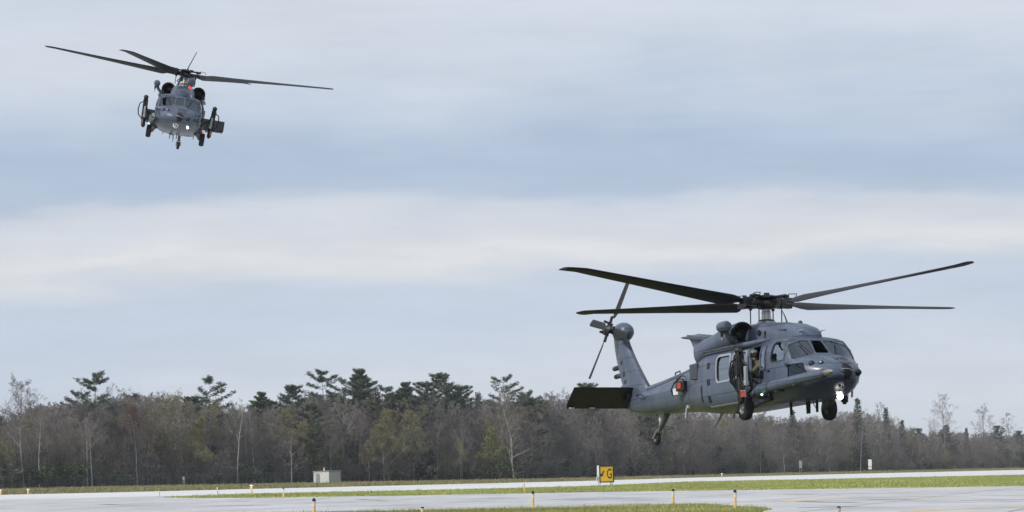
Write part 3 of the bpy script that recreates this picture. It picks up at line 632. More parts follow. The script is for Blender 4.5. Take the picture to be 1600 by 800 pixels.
def woods():
    rg = random.Random(77)
    sh = [(bare_tree(500 + i, 18, (.10, .2, .06, .15, .1)[i], limbs=(20, 18, 22, 18, 22)[i], kids=(6, 5, 3), wmin=.026, wide=(1, .9, 1.1, .95, 1.1)[i]), [BARK, TWIG]) for i in range(5)]
    sh += [(bare_tree(510, 16, .1, buds=True, per=1, leafsize=.10, limbs=16, kids=(6, 5, 3), wmin=.026), [BARK, TWIG, BUD_O]), (pine_tree(511, 18, .3, .9, 4.6), [BARK, NEEDLE])]
    P, r_, s_, ix = [], [], [], []
    n = 2450
    for i in range(n):
        x = -450 + 2450 * (i + rg.random()) / n; D = edge_D(x) + 5 + 130 * rg.random()
        k = rg.choice([0, 1, 2, 3, 4] * 6 + [5] * 3 + [6] * (6 if 380 < x < 860 else 1)); h = height_for(x, sky_y(x), D) * rg.uniform(.66, .96)
        if k == 6: h *= 1.06
        P.append(spot(x, D)); r_.append((0, 0, rg.uniform(0, 6.28))); z = h / (18, 18, 18, 18, 18, 16, 18)[k]; w_ = z * rg.uniform(.9, 1.25); s_.append((w_, w_, z)); ix.append(k)
    scatter('woods', sh, P, r_, s_, ix, 'deep mass of leafless trees behind the front rows')
    sh = [(bare_tree(520 + i, 7, .02, limbs=22, kids=(6, 5, 3), wmin=.02, wide=1.3), [BARK, TWIG]) for i in range(3)]
    sh += [(bare_tree(530, 7, .02, buds=True, per=1, leafsize=.08, limbs=20, kids=(6, 4, 3), wmin=.02, wide=1.3), [BARK, TWIG, BUD_O]), (bush(531, 3.6, 2.), [BARK, TWIG, BUSH]), (spruce_tree(532, 7, 1.8), [BARK, SPRUCE])]
    P, r_, s_, ix = [], [], [], []
    n = 1250
    for i in range(n):
        x = -450 + 2450 * (i + rg.random()) / n; D = edge_D(x) + rg.uniform(1, 45)
        k = rg.choice([0, 1, 2] * 5 + [3] * 3 + [4] * 2 + [5]); z = rg.uniform(.6, 1.25); w_ = z * rg.uniform(1, 1.6)
        P.append(spot(x, D)); r_.append((0, 0, rg.uniform(0, 6.28))); s_.append((w_, w_, z)); ix.append(k)
    scatter('undergrowth', sh, P, r_, s_, ix, 'brown brush and saplings along the foot of the woods')
woods()
# ------------------------------------------------------------------ airfield furniture
YEL = mat('yellow_post', (.82, .56, .22), .5, noise=.12, nscale=5)
PALE_Y = mat('pale_collar', (.8, .70, .55), .5)
BLUE = mat('blue_lens', (.012, .014, .07), .15)
CLEAR = mat('clear_lens', (.85, .85, .82), .15)
DARKL = mat('dark_lens', (.05, .04, .05), .2)
SIGN_Y = mat('sign_yellow', (.80, .47, .02), .45)
SIGN_K = mat('sign_black', (.02, .015, .012), .5)
ALU = mat('aluminium_grey', (.32, .35, .36), .4, metal=.3, noise=.1, nscale=3)
SHED = mat('shed_panel', (.60, .60, .58), .7, noise=.12, nscale=2)
SHED_SHADE = mat('shed_shaded_panel', (.36, .36, .355), .7, noise=.15, nscale=2)  # same panel, with the shade of the side face put into its colour
GALV = mat('galvanised_wire', (.13, .14, .145), .6, metal=.2)

def edge_light(x, base_y, h, lens, label, kind='blue', tilt=0., r=.054):
    p = ground_at(x, base_y); t = empty('taxiway_light' if kind != 'clear' else 'runway_light', p, (R(tilt) * .3, R(tilt), rnd.uniform(0, 6)))
    MB().lathe([(r * 2, 0), (r * 2, .02), (r * 1.5, .035)], (0, 0, .01), (0, 0, 1), 14).build('base_plate', ALU, t)
    MB().lathe([(r * .95, .03), (r, .06), (r * .9, h * .60)], (0, 0, 0), (0, 0, 1), 12).build('post', YEL, t)
    c = MB().lathe([(r * .9, h * .60), (r * 1.0, h * .61), (r * 1.0, h * .78), (r * 1.35, h * .79), (r * 1.35, h * .84)], (0, 0, 0), (0, 0, 1), 12).build('collar', PALE_Y, t)
    k = 1.5 if kind == 'clear' else 1.0
    MB().lathe([(r * 1.1 * k, h * .84), (r * 1.2 * k, h * .88), (r * 1.05 * k, h * .95), (r * .5 * k, h * .99), (r * .1, h)], (0, 0, 0), (0, 0, 1), 14).build('lens', lens, t)
    return tag(t, label, 'airfield light', 'airfield edge lights')
for a in ((491, 812, .75, BLUE, 'yellow edge light cut by the bottom of the picture, left of centre'), (660, 808, .37, BLUE, 'blue-capped light of which only the cap shows, near the bottom centre'), (833, 795.5, .75, BLUE, 'yellow edge light with blue cap at the grass edge, left of the direction sign'),
          (1052, 789.5, .72, BLUE, 'left one of two blue-capped lights on the grass island tip'), (1149, 796, .75, BLUE, 'tallest-looking blue-capped yellow light at the tip of the grass island'), (1311, 810, .37, BLUE, 'blue lens poking up from the bottom edge under the helicopter nose'),
          (249, 776.4, .62, DARKL, 'dark-capped light where the grass strip begins'), (443, 778.2, .75, DARKL, 'dark-capped thin light on the grass strip below the shed')):
    edge_light(*a)
edge_light(340, 774.2, .70, PALE_Y, 'plain yellow stub post on the grass strip, left of the white globe light', 'plain')
edge_light(820, 771, .78, YEL, 'slightly bent orange-yellow post on the grass strip', 'plain', 5)
for x, y, h, lab in ((1, 773.5, .62, 'white globe light at the left edge beside the runway'), (44, 772.5, .62, 'small white-topped light on the runway edge near the leftmost birch'), (393, 770, .78, 'white globe light on the runway edge left of the shed'), (1128, 746.2, .85, 'lone white globe light on the far runway edge under the low helicopter')):
    edge_light(x, y, h, CLEAR, lab, 'clear', 0, .10)

# direction sign
p = ground_at(946, 758.4); sg_ = empty('direction_sign', p, (0, 0, R(24)))
W_, H_, D_ = 1.72, 1.85, .62
MB().box((0, 0, .30 + H_ / 2), (W_, D_, H_)).build('housing', mat('sign_housing', (.46, .50, .52), .6, noise=.1, nscale=2), sg_, bevel=.03)
fr = MB()
for c, d in (((0, -D_ / 2 - .02, .30 + H_ - .06), (W_ + .04, .06, .12)), ((0, -D_ / 2 - .02, .36), (W_ + .04, .06, .12)), ((-W_ / 2 + .05, -D_ / 2 - .02, .30 + H_ / 2), (.12, .06, H_ - .24)), ((W_ / 2 - .05, -D_ / 2 - .02, .30 + H_ / 2), (.12, .06, H_ - .24))):
    fr.box(c, d)
fr.build('frame', SIGN_K, sg_)
MB().box((0, -D_ / 2 - .012, .30 + H_ / 2), (W_ - .22, .02, H_ - .24)).build('face', SIGN_Y, sg_)
cu = bpy.data.curves.new('t', 'FONT'); cu.body = 'G'; cu.size = 1.5; cu.align_x = 'CENTER'; cu.align_y = 'CENTER'; cu.offset = .012
to = bpy.data.objects.new('t', cu); C.objects.link(to); dg_ = bpy.context.evaluated_depsgraph_get(); dg_.update()
tm = bpy.data.meshes.new_from_object(to.evaluated_get(dg_)); bpy.data.objects.remove(to)
for v in tm.vertices: v.co = Vector((.34 + v.co.x * .60, -D_ / 2 - .027, .30 + H_ / 2 - .02 + v.co.y))
tm.materials.clear(); tm.materials.append(SIGN_K); link('letter', tm, sg_)
ar = [(-.80, -.32), (-.80, .12), (-.66, .02), (-.40, .42), (-.26, .33), (-.52, -.07), (-.36, -.16)]
MB().prism([(a_ * .9, b_ * .92 + .30 + H_ / 2) for a_, b_ in ar], -D_ / 2 - .030, -D_ / 2 - .024).build('arrow', SIGN_K, sg_, 0)
for x in (-.7, .7):
    for y in (-.2, .2): MB().tube([(x, y, 0), (x, y, .32)], .04, 8).build('leg', ALU, sg_)
MB().box((-W_ / 2 - .10, 0, .75), (.16, .30, .40)).build('junction_box', ALU, sg_, bevel=.02)
tag(sg_, 'yellow direction sign with black arrow and letter G beside the runway', 'sign')

# far markers
def board(x, D, y0, y1, wpx, m, label, split=False, name='marker_board'):
    s_ = FPX / D; t = empty(name, spot(x, D), (0, 0, R(-8))); zt = (horizon(x) - y0) / s_ + EYE; zb = (horizon(x) - y1) / s_ + EYE; wd = wpx / s_
    if split:
        k = zb + (zt - zb) * .27
        MB().box((0, 0, (zt + k) / 2 + .06), (wd, .3, zt - k - .12)).build('upper_panel', m, t, bevel=.05); MB().box((0, 0, (zb + k) / 2), (wd * .9, .3, k - zb - .06)).build('lower_panel', m, t, bevel=.05)
    else: MB().box((0, 0, (zt + zb) / 2), (wd, .25, zt - zb)).build('panel', m, t, bevel=.05)
    for x_ in (-.32, .32): MB().tube([(x_ * wd, .05, 0), (x_ * wd, .05, zb + .3)], .06, 8).build('leg', ALU, t)
    return tag(t, label, 'marker')
board(1359.5, 1400, 718, 733.6, 5.6, CLEAR, 'bright white two-panel marker board right of the helicopter nose wheel', True)
board(1251, 1240, 720, 731.5, 4.6, ALU, 'grey marker board on legs left of the white one')
board(287, 846, 745, 750.5, 3.4, ALU, 'small pale marker board at the foot of the woods')
cb = empty('equipment_cabinet', spot(1446, 1560)); MB().box((0, 0, .9), (.9, .7, 1.5)).build('cabinet', SIGN_K, cb, bevel=.04); MB().box((0, 0, .1), (1.1, .9, .2)).build('plinth', ALU, cb); MB().box((0, -.36, .95), (.7, .03, 1.2)).build('door', SIGN_K, cb)
tag(cb, 'tiny black equipment cabinet on the grass before the far woods', 'cabinet')

# shed
sh_ = empty('shed', spot(511, 880), (0, 0, R(-35)))
wl = MB().box((0, 0, 1.22), (4.1, 4.0, 2.44)).build('wall', SHED, sh_)
for i in range(14): MB().box((-1.95 + i * .30, -2.015, 1.22), (.05, .03, 2.4)).build('panel_rib', SHED, wl)
for i in range(13): MB().box((2.065, -1.85 + i * .30, 1.22), (.03, .05, 2.4)).build('panel_rib', SHED_SHADE, wl)
MB().box((2.057, 0, 1.22), (.012, 3.96, 2.40)).build('shaded_side_sheet', SHED_SHADE, wl)  # thin sheet carrying the painted shade of this side
MB().box((0, 0, 2.53), (4.4, 4.3, .14), Matrix.Rotation(R(-1.5), 3, 'Y')).build('roof', mat('shed_roof', (.30, .30, .29), .7), sh_)
dr = MB().box((-.9, -2.05, 1.05), (1.0, .05, 2.0)).build('door', ALU, sh_); MB().box((-.5, -2.09, 1.05), (.05, .05, .16)).build('handle', SIGN_K, dr)
MB().box((.45, -2.06, 1.25), (.42, .03, .5)).build('notice', CLEAR, sh_)
MB().tube([(-.3, -.6, 2.55), (-.3, -.6, 3.0)], .14, 10).tube([(-.3, -.6, 2.95), (-.3, -.6, 3.35)], .07, 8).build('vent_pipe', CLEAR, sh_)
tag(sh_, 'small pale grey utility shed with a flat roof in front of the woods', 'shed')

# chain-link fence along the left part of the woods
A, Bp = spot(-40, edge_D(-40) - 7), spot(480, edge_D(480) - 7)
dv = Bp - A; n_ = int(dv.length / 3.0); fence = empty('chain_link_fence', A, (0, 0, math.atan2(dv.y, dv.x))); stp = dv.length / n_
pm = MB().tube([(0, 0, 0), (0, 0, 2.5)], .028, 6).mesh('post'); pm.materials.append(GALV)
rm = MB().tube([(0, 0, 2.4), (stp, 0, 2.4)], .022, 5).mesh('top_rail'); rm.materials.append(GALV)
wv, wf = [], []
for k in range(-20, int(stp / .11) + 1):
    for sgn in (1, -1):
        x0 = k * .11; pts_ = [(x0 + (2.3 if sgn < 0 else 0) * 1.0, .05), (x0 + (0 if sgn < 0 else 2.3), 2.35)]
        (xa, za), (xb, zb) = pts_
        for lim in (0, stp):
            if (xa - lim) * (xb - lim) < 0:
                zl = za + (zb - za) * (lim - xa) / (xb - xa)
                if (lim == 0) == (xa < lim): xa, za = lim, zl
                else: xb, zb = lim, zl
        if min(xa, xb) < -.01 or max(xa, xb) > stp + .01: continue
        i0 = len(wv); wv += [(xa - .003, 0, za), (xa + .003, 0, za), (xb + .003, 0, zb), (xb - .003, 0, zb)]; wf.append((i0, i0 + 1, i0 + 2, i0 + 3))
wm = np_mesh('wire_mesh', wv, wf, None, [GALV])
for i in range(n_ + 1):
    o = link('post', pm, fence); o.location = (i * stp, 0, 0)
    if i < n_:
        o = link('top_rail', rm, fence); o.location = (i * stp, 0, 0); o = link('wire_mesh', wm, fence); o.location = (i * stp, .02, 0)
tag(fence, 'grey chain-link fence running along the foot of the woods', 'fence')
# ------------------------------------------------------------------ helicopters
# local frame of a helicopter: x forward from the rotor mast, y to port, z up from the ground under its wheels
PAINT = aircraft_paint('helicopter_paint', (.098, .124, .180))
PAINT_D = mat('dark_grey_paint', (.06, .068, .082), .55, noise=.12, nscale=4)
PAINT_L = mat('pale_grey_trim', (.33, .36, .40), .5)
BLACK = mat('black_paint', (.007, .0075, .0095), .6, noise=.2, nscale=3)
GUN = mat('gun_metal', (.03, .03, .033), .45, metal=.4, noise=.25, nscale=20)
STEEL = mat('bare_steel', (.42, .42, .40), .35, metal=.8, noise=.15, nscale=12)
RUBBER = mat('rubber', (.018, .018, .019), .85)
INTERIOR = mat('cabin_interior', (.03, .032, .035), .8)
RED = mat('red_cover', (.48, .055, .025), .6, noise=.3, nscale=9)
WHITE = mat('white_plastic', (.7, .7, .68), .4)
GLASS = glass('window_glass', .55, .02, .08)
GLASS_W = glass('door_glass', .6, .04, .30)
GLASS_K = glass('chin_glass', .1, .05, .02)
GLASS_D = glass('dark_glass', .2, .05, .26)
LAMP = glow('landing_lamp', (1, .93, .78), 14)
RED_L = glow('red_lamp', (1, .05, .03), 1.4)
GREEN_L = glow('green_lamp', (.5, 1, .6), 2.5)
DULL_L = mat('unlit_red_lens', (.25, .02, .02), .2)
CLOTH = mat('flight_suit', (.10, .105, .06), .9, noise=.35, nscale=14)
HELMET = mat('helmet_shell', (.14, .15, .13), .45, noise=.15, nscale=8)
SKIN = mat('skin', (.5, .3, .22), .6)
VISOR = mat('visor', (.01, .01, .012), .12)
DECAL = mat('dark_marking', (.035, .04, .048), .7)

SEC = [  # x, bottom, top, half width, height of greatest width, lower and upper squareness
    (4.64, 1.02, 1.20, .14, 1.10, 2.2, 2.2), (4.57, .93, 1.29, .34, 1.10, 2.3, 2.3), (4.42, .84, 1.38, .55, 1.10, 2.5, 2.5), (4.2, .75, 1.48, .74, 1.10, 2.6, 2.6),
    (3.9, .63, 1.59, .91, 1.12, 2.8, 2.8), (3.52, .51, 1.68, 1.05, 1.15, 3.0, 4.2), (3.2, .46, 1.965, 1.11, 1.2, 3.2, 5.0), (2.9, .45, 2.235, 1.14, 1.22, 3.4, 5.0),
    (2.6, .44, 2.30, 1.16, 1.22, 3.6, 4.6), (1.5, .44, 2.31, 1.18, 1.22, 3.8, 4.6), (0, .44, 2.31, 1.18, 1.22, 3.8, 4.6), (-1.8, .44, 2.31, 1.18, 1.22, 3.8, 4.6),
    (-2.4, .46, 2.29, 1.13, 1.24, 3.4, 4.0), (-2.9, .50, 2.25, 1.02, 1.28, 3.0, 3.4), (-3.4, .56, 2.17, .88, 1.3, 2.7, 2.9), (-4.2, .65, 1.99, .73, 1.3, 2.4, 2.5),
    (-5.5, .74, 1.84, .58, 1.28, 2.3, 2.3), (-7, .80, 1.70, .46, 1.25, 2.2, 2.2), (-8.2, .88, 1.62, .37, 1.25, 2.2, 2.2), (-9.0, 1.0, 1.6, .25, 1.3, 2.1, 2.1), (-9.7, 1.16, 1.58, .09, 1.37, 2, 2)]
def hull_ring(x, zb, zt, w_, zc, nb, nt, n=56):
    P = []
    for j in range(n):
        a = 2 * math.pi * j / n; c, s_ = math.cos(a), math.sin(a); e = nt if s_ >= 0 else nb
        k = 2 / e
        y = w_ * math.copysign(abs(c) ** k, c); z = zc + (zt - zc if s_ >= 0 else zc - zb) * math.copysign(abs(s_) ** k, s_)
        P.append((x, y, z))
    return P
def sec_at(x):
    for a, b in zip(SEC, SEC[1:]):
        if a[0] >= x >= b[0]:
            t = (a[0] - x) / (a[0] - b[0]); return tuple(p + (q - p) * t for p, q in zip(a, b))
hull_mb = MB().loft([hull_ring(*s_) for s_ in SEC])
BVH = BVHTree.FromPolygons(hull_mb.v, hull_mb.f)
def cast(p, axis, bvh=BVH):
    o, d = {'stbd': ((p[0], -6, p[1]), (0, 1, 0)), 'port': ((p[0], 6, p[1]), (0, -1, 0)), 'front': ((9, p[0], p[1]), (-1, 0, 0)), 'top': ((p[0], p[1], 9), (0, 0, -1)), 'belly': ((p[0], p[1], -3), (0, 0, 1))}[axis]
    h = bvh.ray_cast(Vector(o), Vector(d)); n = h[1]
    if n is not None and n.dot(Vector(d)) > 0: n = -n
    return h[0], n
def inside(p, poly):
    c = False; n = len(poly)
    for i in range(n):
        a, b = poly[i], poly[i - 1]
        if (a[1] > p[1]) != (b[1] > p[1]) and p[0] < (b[0] - a[0]) * (p[1] - a[1]) / (b[1] - a[1]) + a[0]: c = not c
    return c
def rounded(poly, r=.08, n=4):
    out = []
    for i, p in enumerate(poly):
        p = Vector(p); a = Vector(poly[i - 1]); b = Vector(poly[(i + 1) % len(poly)])
        u = (a - p).normalized() * min(r, (a - p).length * .45); v = (b - p).normalized() * min(r, (b - p).length * .45)
        for k in range(n + 1):
            t = k / n; out.append(tuple((p + u) * (1 - t) ** 2 + p * 2 * t * (1 - t) + (p + v) * t * t))
    return out
def shrink(poly, d):
    c = sum((Vector(p) for p in poly), Vector((0, 0))) / len(poly)
    return [tuple(c + (Vector(p) - c) * (1 - d / max((Vector(p) - c).length, 1e-3))) for p in poly]
def patch(poly, axis, off, th, hole=None, step=.12, bvh=BVH):
    """a sheet with thickness that follows the hull inside a 2D outline"""
    pts = []; edges = []
    def loop(pl):
        s0 = len(pts)
        for i, p in enumerate(pl):
            a = Vector(p); b = Vector(pl[(i + 1) % len(pl)]); k = max(1, int((b - a).length / step))
            for t in range(k): pts.append(a + (b - a) * t / k)
        n = len(pts) - s0; edges.extend((s0 + i, s0 + (i + 1) % n) for i in range(n))
    loop(poly)
    if hole: loop(hole)
    xs = [p[0] for p in poly]; ys = [p[1] for p in poly]
    gx = np.arange(min(xs) + step / 2, max(xs), step); gy = np.arange(min(ys) + step / 2, max(ys), step)
    sh = shrink(poly, step * .3)
    for x in gx:
        for y in gy:
            if inside((x, y), sh) and not (hole and inside((x, y), hole)): pts.append(Vector((x, y)))
    V, E, F, *_ = delaunay_2d_cdt(pts, edges, [], 1, 1e-5)
    if hole: F = [f for f in F if not inside(sum((V[i] for i in f), Vector((0, 0))) / len(f), hole)]
    F = [f for f in F if inside(sum((V[i] for i in f), Vector((0, 0))) / len(f), poly)]
    used = sorted({i for f in F for i in f}); mp = {}; outer, inner = [], []
    for i in used:
        h, nrm = cast(V[i], axis, bvh)
        if h is None: continue
        mp[i] = len(outer); outer.append(h + nrm * off); inner.append(h + nrm * (off - th))
    F = [tuple(mp[i] for i in f) for f in F if all(i in mp for i in f)]
    n = len(outer); cnt = {}
    for f in F:
        for a, b in zip(f, f[1:] + f[:1]): cnt.setdefault(frozenset((a, b)), []).append((a, b))
    mb = MB(); side = [(v[0][1], v[0][0], v[0][0] + n, v[0][1] + n) for v in cnt.values() if len(v) == 1]
    return mb.add(outer + inner, F + [tuple(i + n for i in reversed(f)) for f in F] + side)
def boolean(me, cutters, mode='DIFFERENCE'):
    o = bpy.data.objects.new('tmp', me); C.objects.link(o); tmp = []
    for cm in cutters:
        c = bpy.data.objects.new('tmp_cut', cm); C.objects.link(c); tmp.append(c)
        m = o.modifiers.new('b', 'BOOLEAN'); m.object = c; m.operation = mode; m.solver = 'EXACT'; m.material_mode = 'TRANSFER'
    dg = bpy.context.evaluated_depsgraph_get(); dg.update()
    r = bpy.data.meshes.new_from_object(o.evaluated_get(dg), preserve_all_data_layers=True, depsgraph=dg)
    for t in tmp + [o]: bpy.data.objects.remove(t)
    return r
def smooth(me, angle=30):
    me.polygons.foreach_set('use_smooth', [True] * len(me.polygons)); me.set_sharp_from_angle(angle=R(angle)); return me
def cutter(mb, m):
    me = mb.mesh('cut', 0); me.materials.append(m); return me
def mirror(poly): return [(-p[0], p[1]) for p in poly]
def text_sheet(s, size, place, mat_, name, parent):
    """lettering laid on a surface: place maps a flat point to 3D"""
    cu = bpy.data.curves.new('t', 'FONT'); cu.body = s; cu.size = size; cu.align_x = 'CENTER'; cu.align_y = 'CENTER'; cu.offset = size * .03
    o = bpy.data.objects.new('t', cu); C.objects.link(o)
    dg = bpy.context.evaluated_depsgraph_get(); dg.update()
    me = bpy.data.meshes.new_from_object(o.evaluated_get(dg)); bpy.data.objects.remove(o)
    for v in me.vertices: v.co = place(v.co)
    me.materials.clear(); me.materials.append(mat_); me.name = name
    return link(name, me, parent)
def skin_mesh(name, verts, edges, radii, root=0, sub=2):
    me = bpy.data.meshes.new(name); me.from_pydata(verts, edges, [])
    o = bpy.data.objects.new(name, me); C.objects.link(o)
    m = o.modifiers.new('s', 'SKIN'); m.use_smooth_shade = True
    for i, r in enumerate(radii):
        sv = me.skin_vertices[0].data[i]; sv.radius = r if hasattr(r, '__len__') else (r, r); sv.use_root = i == root
    o.modifiers.new('u', 'SUBSURF').levels = sub
    dg = bpy.context.evaluated_depsgraph_get(); dg.update()
    r = bpy.data.meshes.new_from_object(o.evaluated_get(dg)); bpy.data.objects.remove(o)
    r.polygons.foreach_set('use_smooth', [True] * len(r.polygons)); r.name = name
    return r

# outlines in the hull's side view (x, z) or front view (y, z)
WS_SIDE = rounded([(-.27, 1.74), (-.24, 2.15), (-.92, 2.13), (-1.015, 1.55)], .06)
WS_CTR = rounded([(-.215, 1.76), (.215, 1.76), (.185, 2.15), (-.185, 2.15)], .05)
DOOR_WIN = rounded([(2.44, 1.56), (3.22, 1.59), (2.95, 2.10), (2.55, 2.13)], .14)
DOOR = rounded([(2.2, .72), (3.30, .74), (3.36, 1.5), (2.98, 2.19), (2.26, 2.21)], .07)
GUN_WIN = rounded([(1.28, 1.38), (2.08, 1.38), (2.08, 2.08), (1.28, 2.08)], .07)
CABIN_DOOR = rounded([(-1.72, .66), (1.08, .66), (1.08, 2.14), (-1.72, 2.14)], .08)
CAB_WIN = [rounded([(-.98, 1.30), (-.14, 1.30), (-.14, 2.0), (-.98, 2.0)], .12), rounded([(.08, 1.30), (.92, 1.30), (.92, 2.0), (.08, 2.0)], .12)]
CHIN = rounded([(3.22, 1.42), (3.86, 1.43), (4.08, 1.10), (3.50, 1.02), (3.26, 1.1)], .06)

def make_helicopter():
    H = empty('helicopter')
    # ---- hull with cut openings
    cav = []
    for x in (3.72, 3.5, 3.2, 2.9, 2.6, 1.5, 0, -1.45):
        x_, zb, zt, w_, zc, nb, nt = sec_at(x)
        cav.append(hull_ring(x, .62, zt - .06, w_ - .06, zc, nb, nt))
    cuts = [cutter(MB().loft(cav), INTERIOR)]
    pr = [MB().prism(WS_SIDE, 2.3, 4.6, 'x'), MB().prism(mirror(WS_SIDE), 2.3, 4.6, 'x'), MB().prism(WS_CTR, 2.3, 4.6, 'x')]
    for pl in [DOOR_WIN, GUN_WIN, *CAB_WIN]:
        pr += [MB().prism(pl, -1.5, -.8), MB().prism(pl, .8, 1.5)]
    pr += [MB().prism(CHIN, -1.4, -.42), MB().prism(CHIN, .42, 1.4)]
    cuts += [cutter(p, INTERIOR) for p in pr]
    hm = hull_mb.mesh('fuselage', 0); hm.materials.append(PAINT); hm.materials.append(INTERIOR)
    fus = link('fuselage', smooth(boolean(hm, cuts), 28), H); fus.data.name = 'fuselage'
    # ---- glazing
    def pane(name, pl, ax, par=H, m=GLASS): return patch(pl, ax, -.012, .008).build(name, m, par)
    pane('windscreen_pane', WS_SIDE, 'front'); pane('windscreen_pane', mirror(WS_SIDE), 'front'); pane('windscreen_pane', WS_CTR, 'front')
    for ax, sg in (('stbd', -1), ('port', 1)):
        pane('chin_window', CHIN, ax, H, GLASS_K)
        patch(shrink(CHIN, -.05), ax, .012, .02, CHIN).build('chin_window_frame', PAINT, H)
        # cockpit door
        d = patch(DOOR, ax, .012, .024, DOOR_WIN).build('cockpit_door', PAINT, H)
        pane('door_window', DOOR_WIN, ax, d, GLASS_W)
        patch(shrink(DOOR_WIN, -.045), ax, .02, .02, DOOR_WIN).build('window_frame', PAINT_D, d)
        MB().box((2.33, sg * 1.19, 1.33), (.14, .03, .04)).build('handle', BLACK, d)
        for z in (.95, 1.42): MB().box((3.33, sg * 1.14, z), (.06, .05, .09)).build('hinge', PAINT_D, d)
        # cabin door that slides aft
        d = patch(CABIN_DOOR, ax, .022, .034).mesh('cabin_door', 0)
        d.materials.append(PAINT); d.materials.append(INTERIOR)
        s0, s1 = (-1.6, -.7) if sg < 0 else (.7, 1.6)
        d = link('cabin_door', smooth(boolean(d, [cutter(MB().prism(p, s0, s1), INTERIOR) for p in CAB_WIN]), 30), H)
        for p in CAB_WIN:
            pane('door_window', p, ax, d, GLASS_D)
            patch(shrink(p, -.075), ax, .032, .02, p).build('window_frame', PAINT_L, d)
        for z in (1.80, 1.32, .82):
            patch([(-1.62, z - .09), (-1.44, z - .09), (-1.44, z + .09), (-1.62, z + .09)], ax, .03, .02).build('access_step', BLACK, H)
        patch([(.30, .98), (.72, .98), (.72, 1.2), (.30, 1.2)], ax, .030, .02, [(.32, 1.0), (.70, 1.0), (.70, 1.18), (.32, 1.18)]).build('access_panel', PAINT_D, d)
        patch([(-1.7, .60), (.98, .60), (.98, .635), (-1.7, .635)], ax, .03, .03).build('door_track', PAINT_L, H)
        MB().tube([(-1.9, sg * 1.16, 2.235), (-.2, sg * 1.165, 2.235), (.35, sg * 1.165, 2.235)], [.035, .04, .04], 8).build('upper_door_rail', PAINT_D, H)
        MB().tube([(.30, sg * 1.12, 2.22), (.36, sg * 1.14, 2.22), (1.75, sg * 1.13, 2.22), (2.3, sg * 1.06, 2.24)], [.04, .085, .07, .025], 12).build('roof_edge_fairing', PAINT, H)
        # window of the gunner: the sash slid forward
        patch(rounded([(1.80, 1.36), (2.12, 1.36), (2.12, 2.10), (1.80, 2.10)], .08), ax, .03, .02, rounded([(1.86, 1.44), (2.07, 1.44), (2.07, 2.03), (1.86, 2.03)], .07)).build('gunner_window_sash', PAINT, H)
        patch(rounded([(1.86, 1.44), (2.07, 1.44), (2.07, 2.03), (1.86, 2.03)], .07), ax, .018, .008).build('gunner_window_pane', GLASS_D, H)
        patch(shrink(GUN_WIN, -.05), ax, .016, .02, GUN_WIN).build('gunner_window_frame', PAINT, H)
        # seam of the cabin's aft bulkhead and a few panel lines
        for x in (-2.05, 2.15, 1.18):
            patch([(x, .62), (x + .025, .62), (x + .025, 2.14), (x, 2.14)], ax, .004, .01).build('panel_seam', PAINT_D, H)
        for x in (-4.4, -5.8, -7.3):
            patch([(x, 1.02), (x + .02, 1.02), (x + .02, 1.6), (x, 1.6)], ax, .003, .008).build('panel_seam', PAINT_D, H)
    # crew seats, panel, bulkhead
    for y in (-.55, .55):
        MB().box((2.35, y, 1.35), (.12, .5, 1.1)).box((2.62, y, .95), (.5, .5, .14)).build('crew_seat', INTERIOR, H, bevel=.03)
    MB().prism([(3.15, .9), (3.5, .9), (3.46, 1.60), (3.2, 1.62)], -.85, .85).build('instrument_panel', INTERIOR, H)
    MB().prism([(3.02, 1.60), (3.44, 1.58), (3.42, 1.63), (3.06, 1.66)], -.9, .9).build('glareshield', INTERIOR, H)
    # nose: avionics bay cover, number, radome, sensors
    cov = patch(rounded([(-.33, 1.60), (.62, 1.60), (.50, 1.12), (-.12, 1.12)], .1), 'front', .014, .03).build('nose_cover', PAINT, H)
    patch([(.02, 1.44), (.48, 1.44), (.45, 1.36), (.05, 1.36)], 'front', .02, .01).build('cooling_grille', PAINT_D, H)
    def on_nose(c):
        h, n = cast((.26 + c.x, 1.525 + c.y * .8), 'front'); return h + n * .017
    text_sheet('64457', .20, on_nose, DECAL, 'nose_number', H)
    rd = MB().lathe([(.235, -.12), (.235, .0), (.215, .07), (.16, .13), (.08, .165), (.01, .175)], (4.50, .13, 1.13), (1, .06, -.05), 20).build('radome', BLACK, H)
    MB().tube([(4.60, -.08, 1.18), (4.68, .03, 1.20), (4.70, .15, 1.19), (4.64, .30, 1.14)], .018, 6).build('guard_bar', STEEL, rd)
    MB().lathe([(.10, 0), (.10, .10), (.05, .16), (.01, .17)], (4.36, .55, 1.12), (.8, .6, 0), 12).build('warning_antenna', BLACK, H)
    MB().lathe([(.085, 0), (.085, .08), (.05, .12), (.01, .13)], (4.02, -.66, 1.38), (.7, -.6, .3), 12).build('warning_antenna', BLACK, H)
    ml = MB().lathe([(.075, 0), (.075, .07), (.045, .1), (.01, .11)], (4.20, -.46, 1.38), (.8, -.4, .35), 12).build('warning_antenna', GUN, H)
    MB().ball((4.28, -.52, 1.42), .03, 8, 6).build('lens', WHITE, ml)
    fl = MB().lathe([(.10, .12), (.14, .05), (.15, 0), (.13, -.06)], (4.30, .02, .80), (0, 0, 1), 16).build('sensor_turret', PAINT_L, H)
    MB().ball((4.32, .02, .72), .145, 18, 12).build('turret_ball', WHITE, fl)
    for dy, dz, r in ((-.045, .02, .042), (.05, -.02, .036)):
        MB().lathe([(r, 0), (r, .04)], (4.43, .02 + dy, .72 + dz), (1, -.35, 0), 12).build('sensor_lens', BLACK, fl)
    # wipers, pitot probes, roof fittings
    for y, dy in ((-.42, -.16), (.42, .16)):
        MB().tube([(3.54, y, 1.72), (3.32, y + dy * .5, 1.90), (3.12, y + dy, 2.06)], .012, 5).build('wiper', BLACK, H)
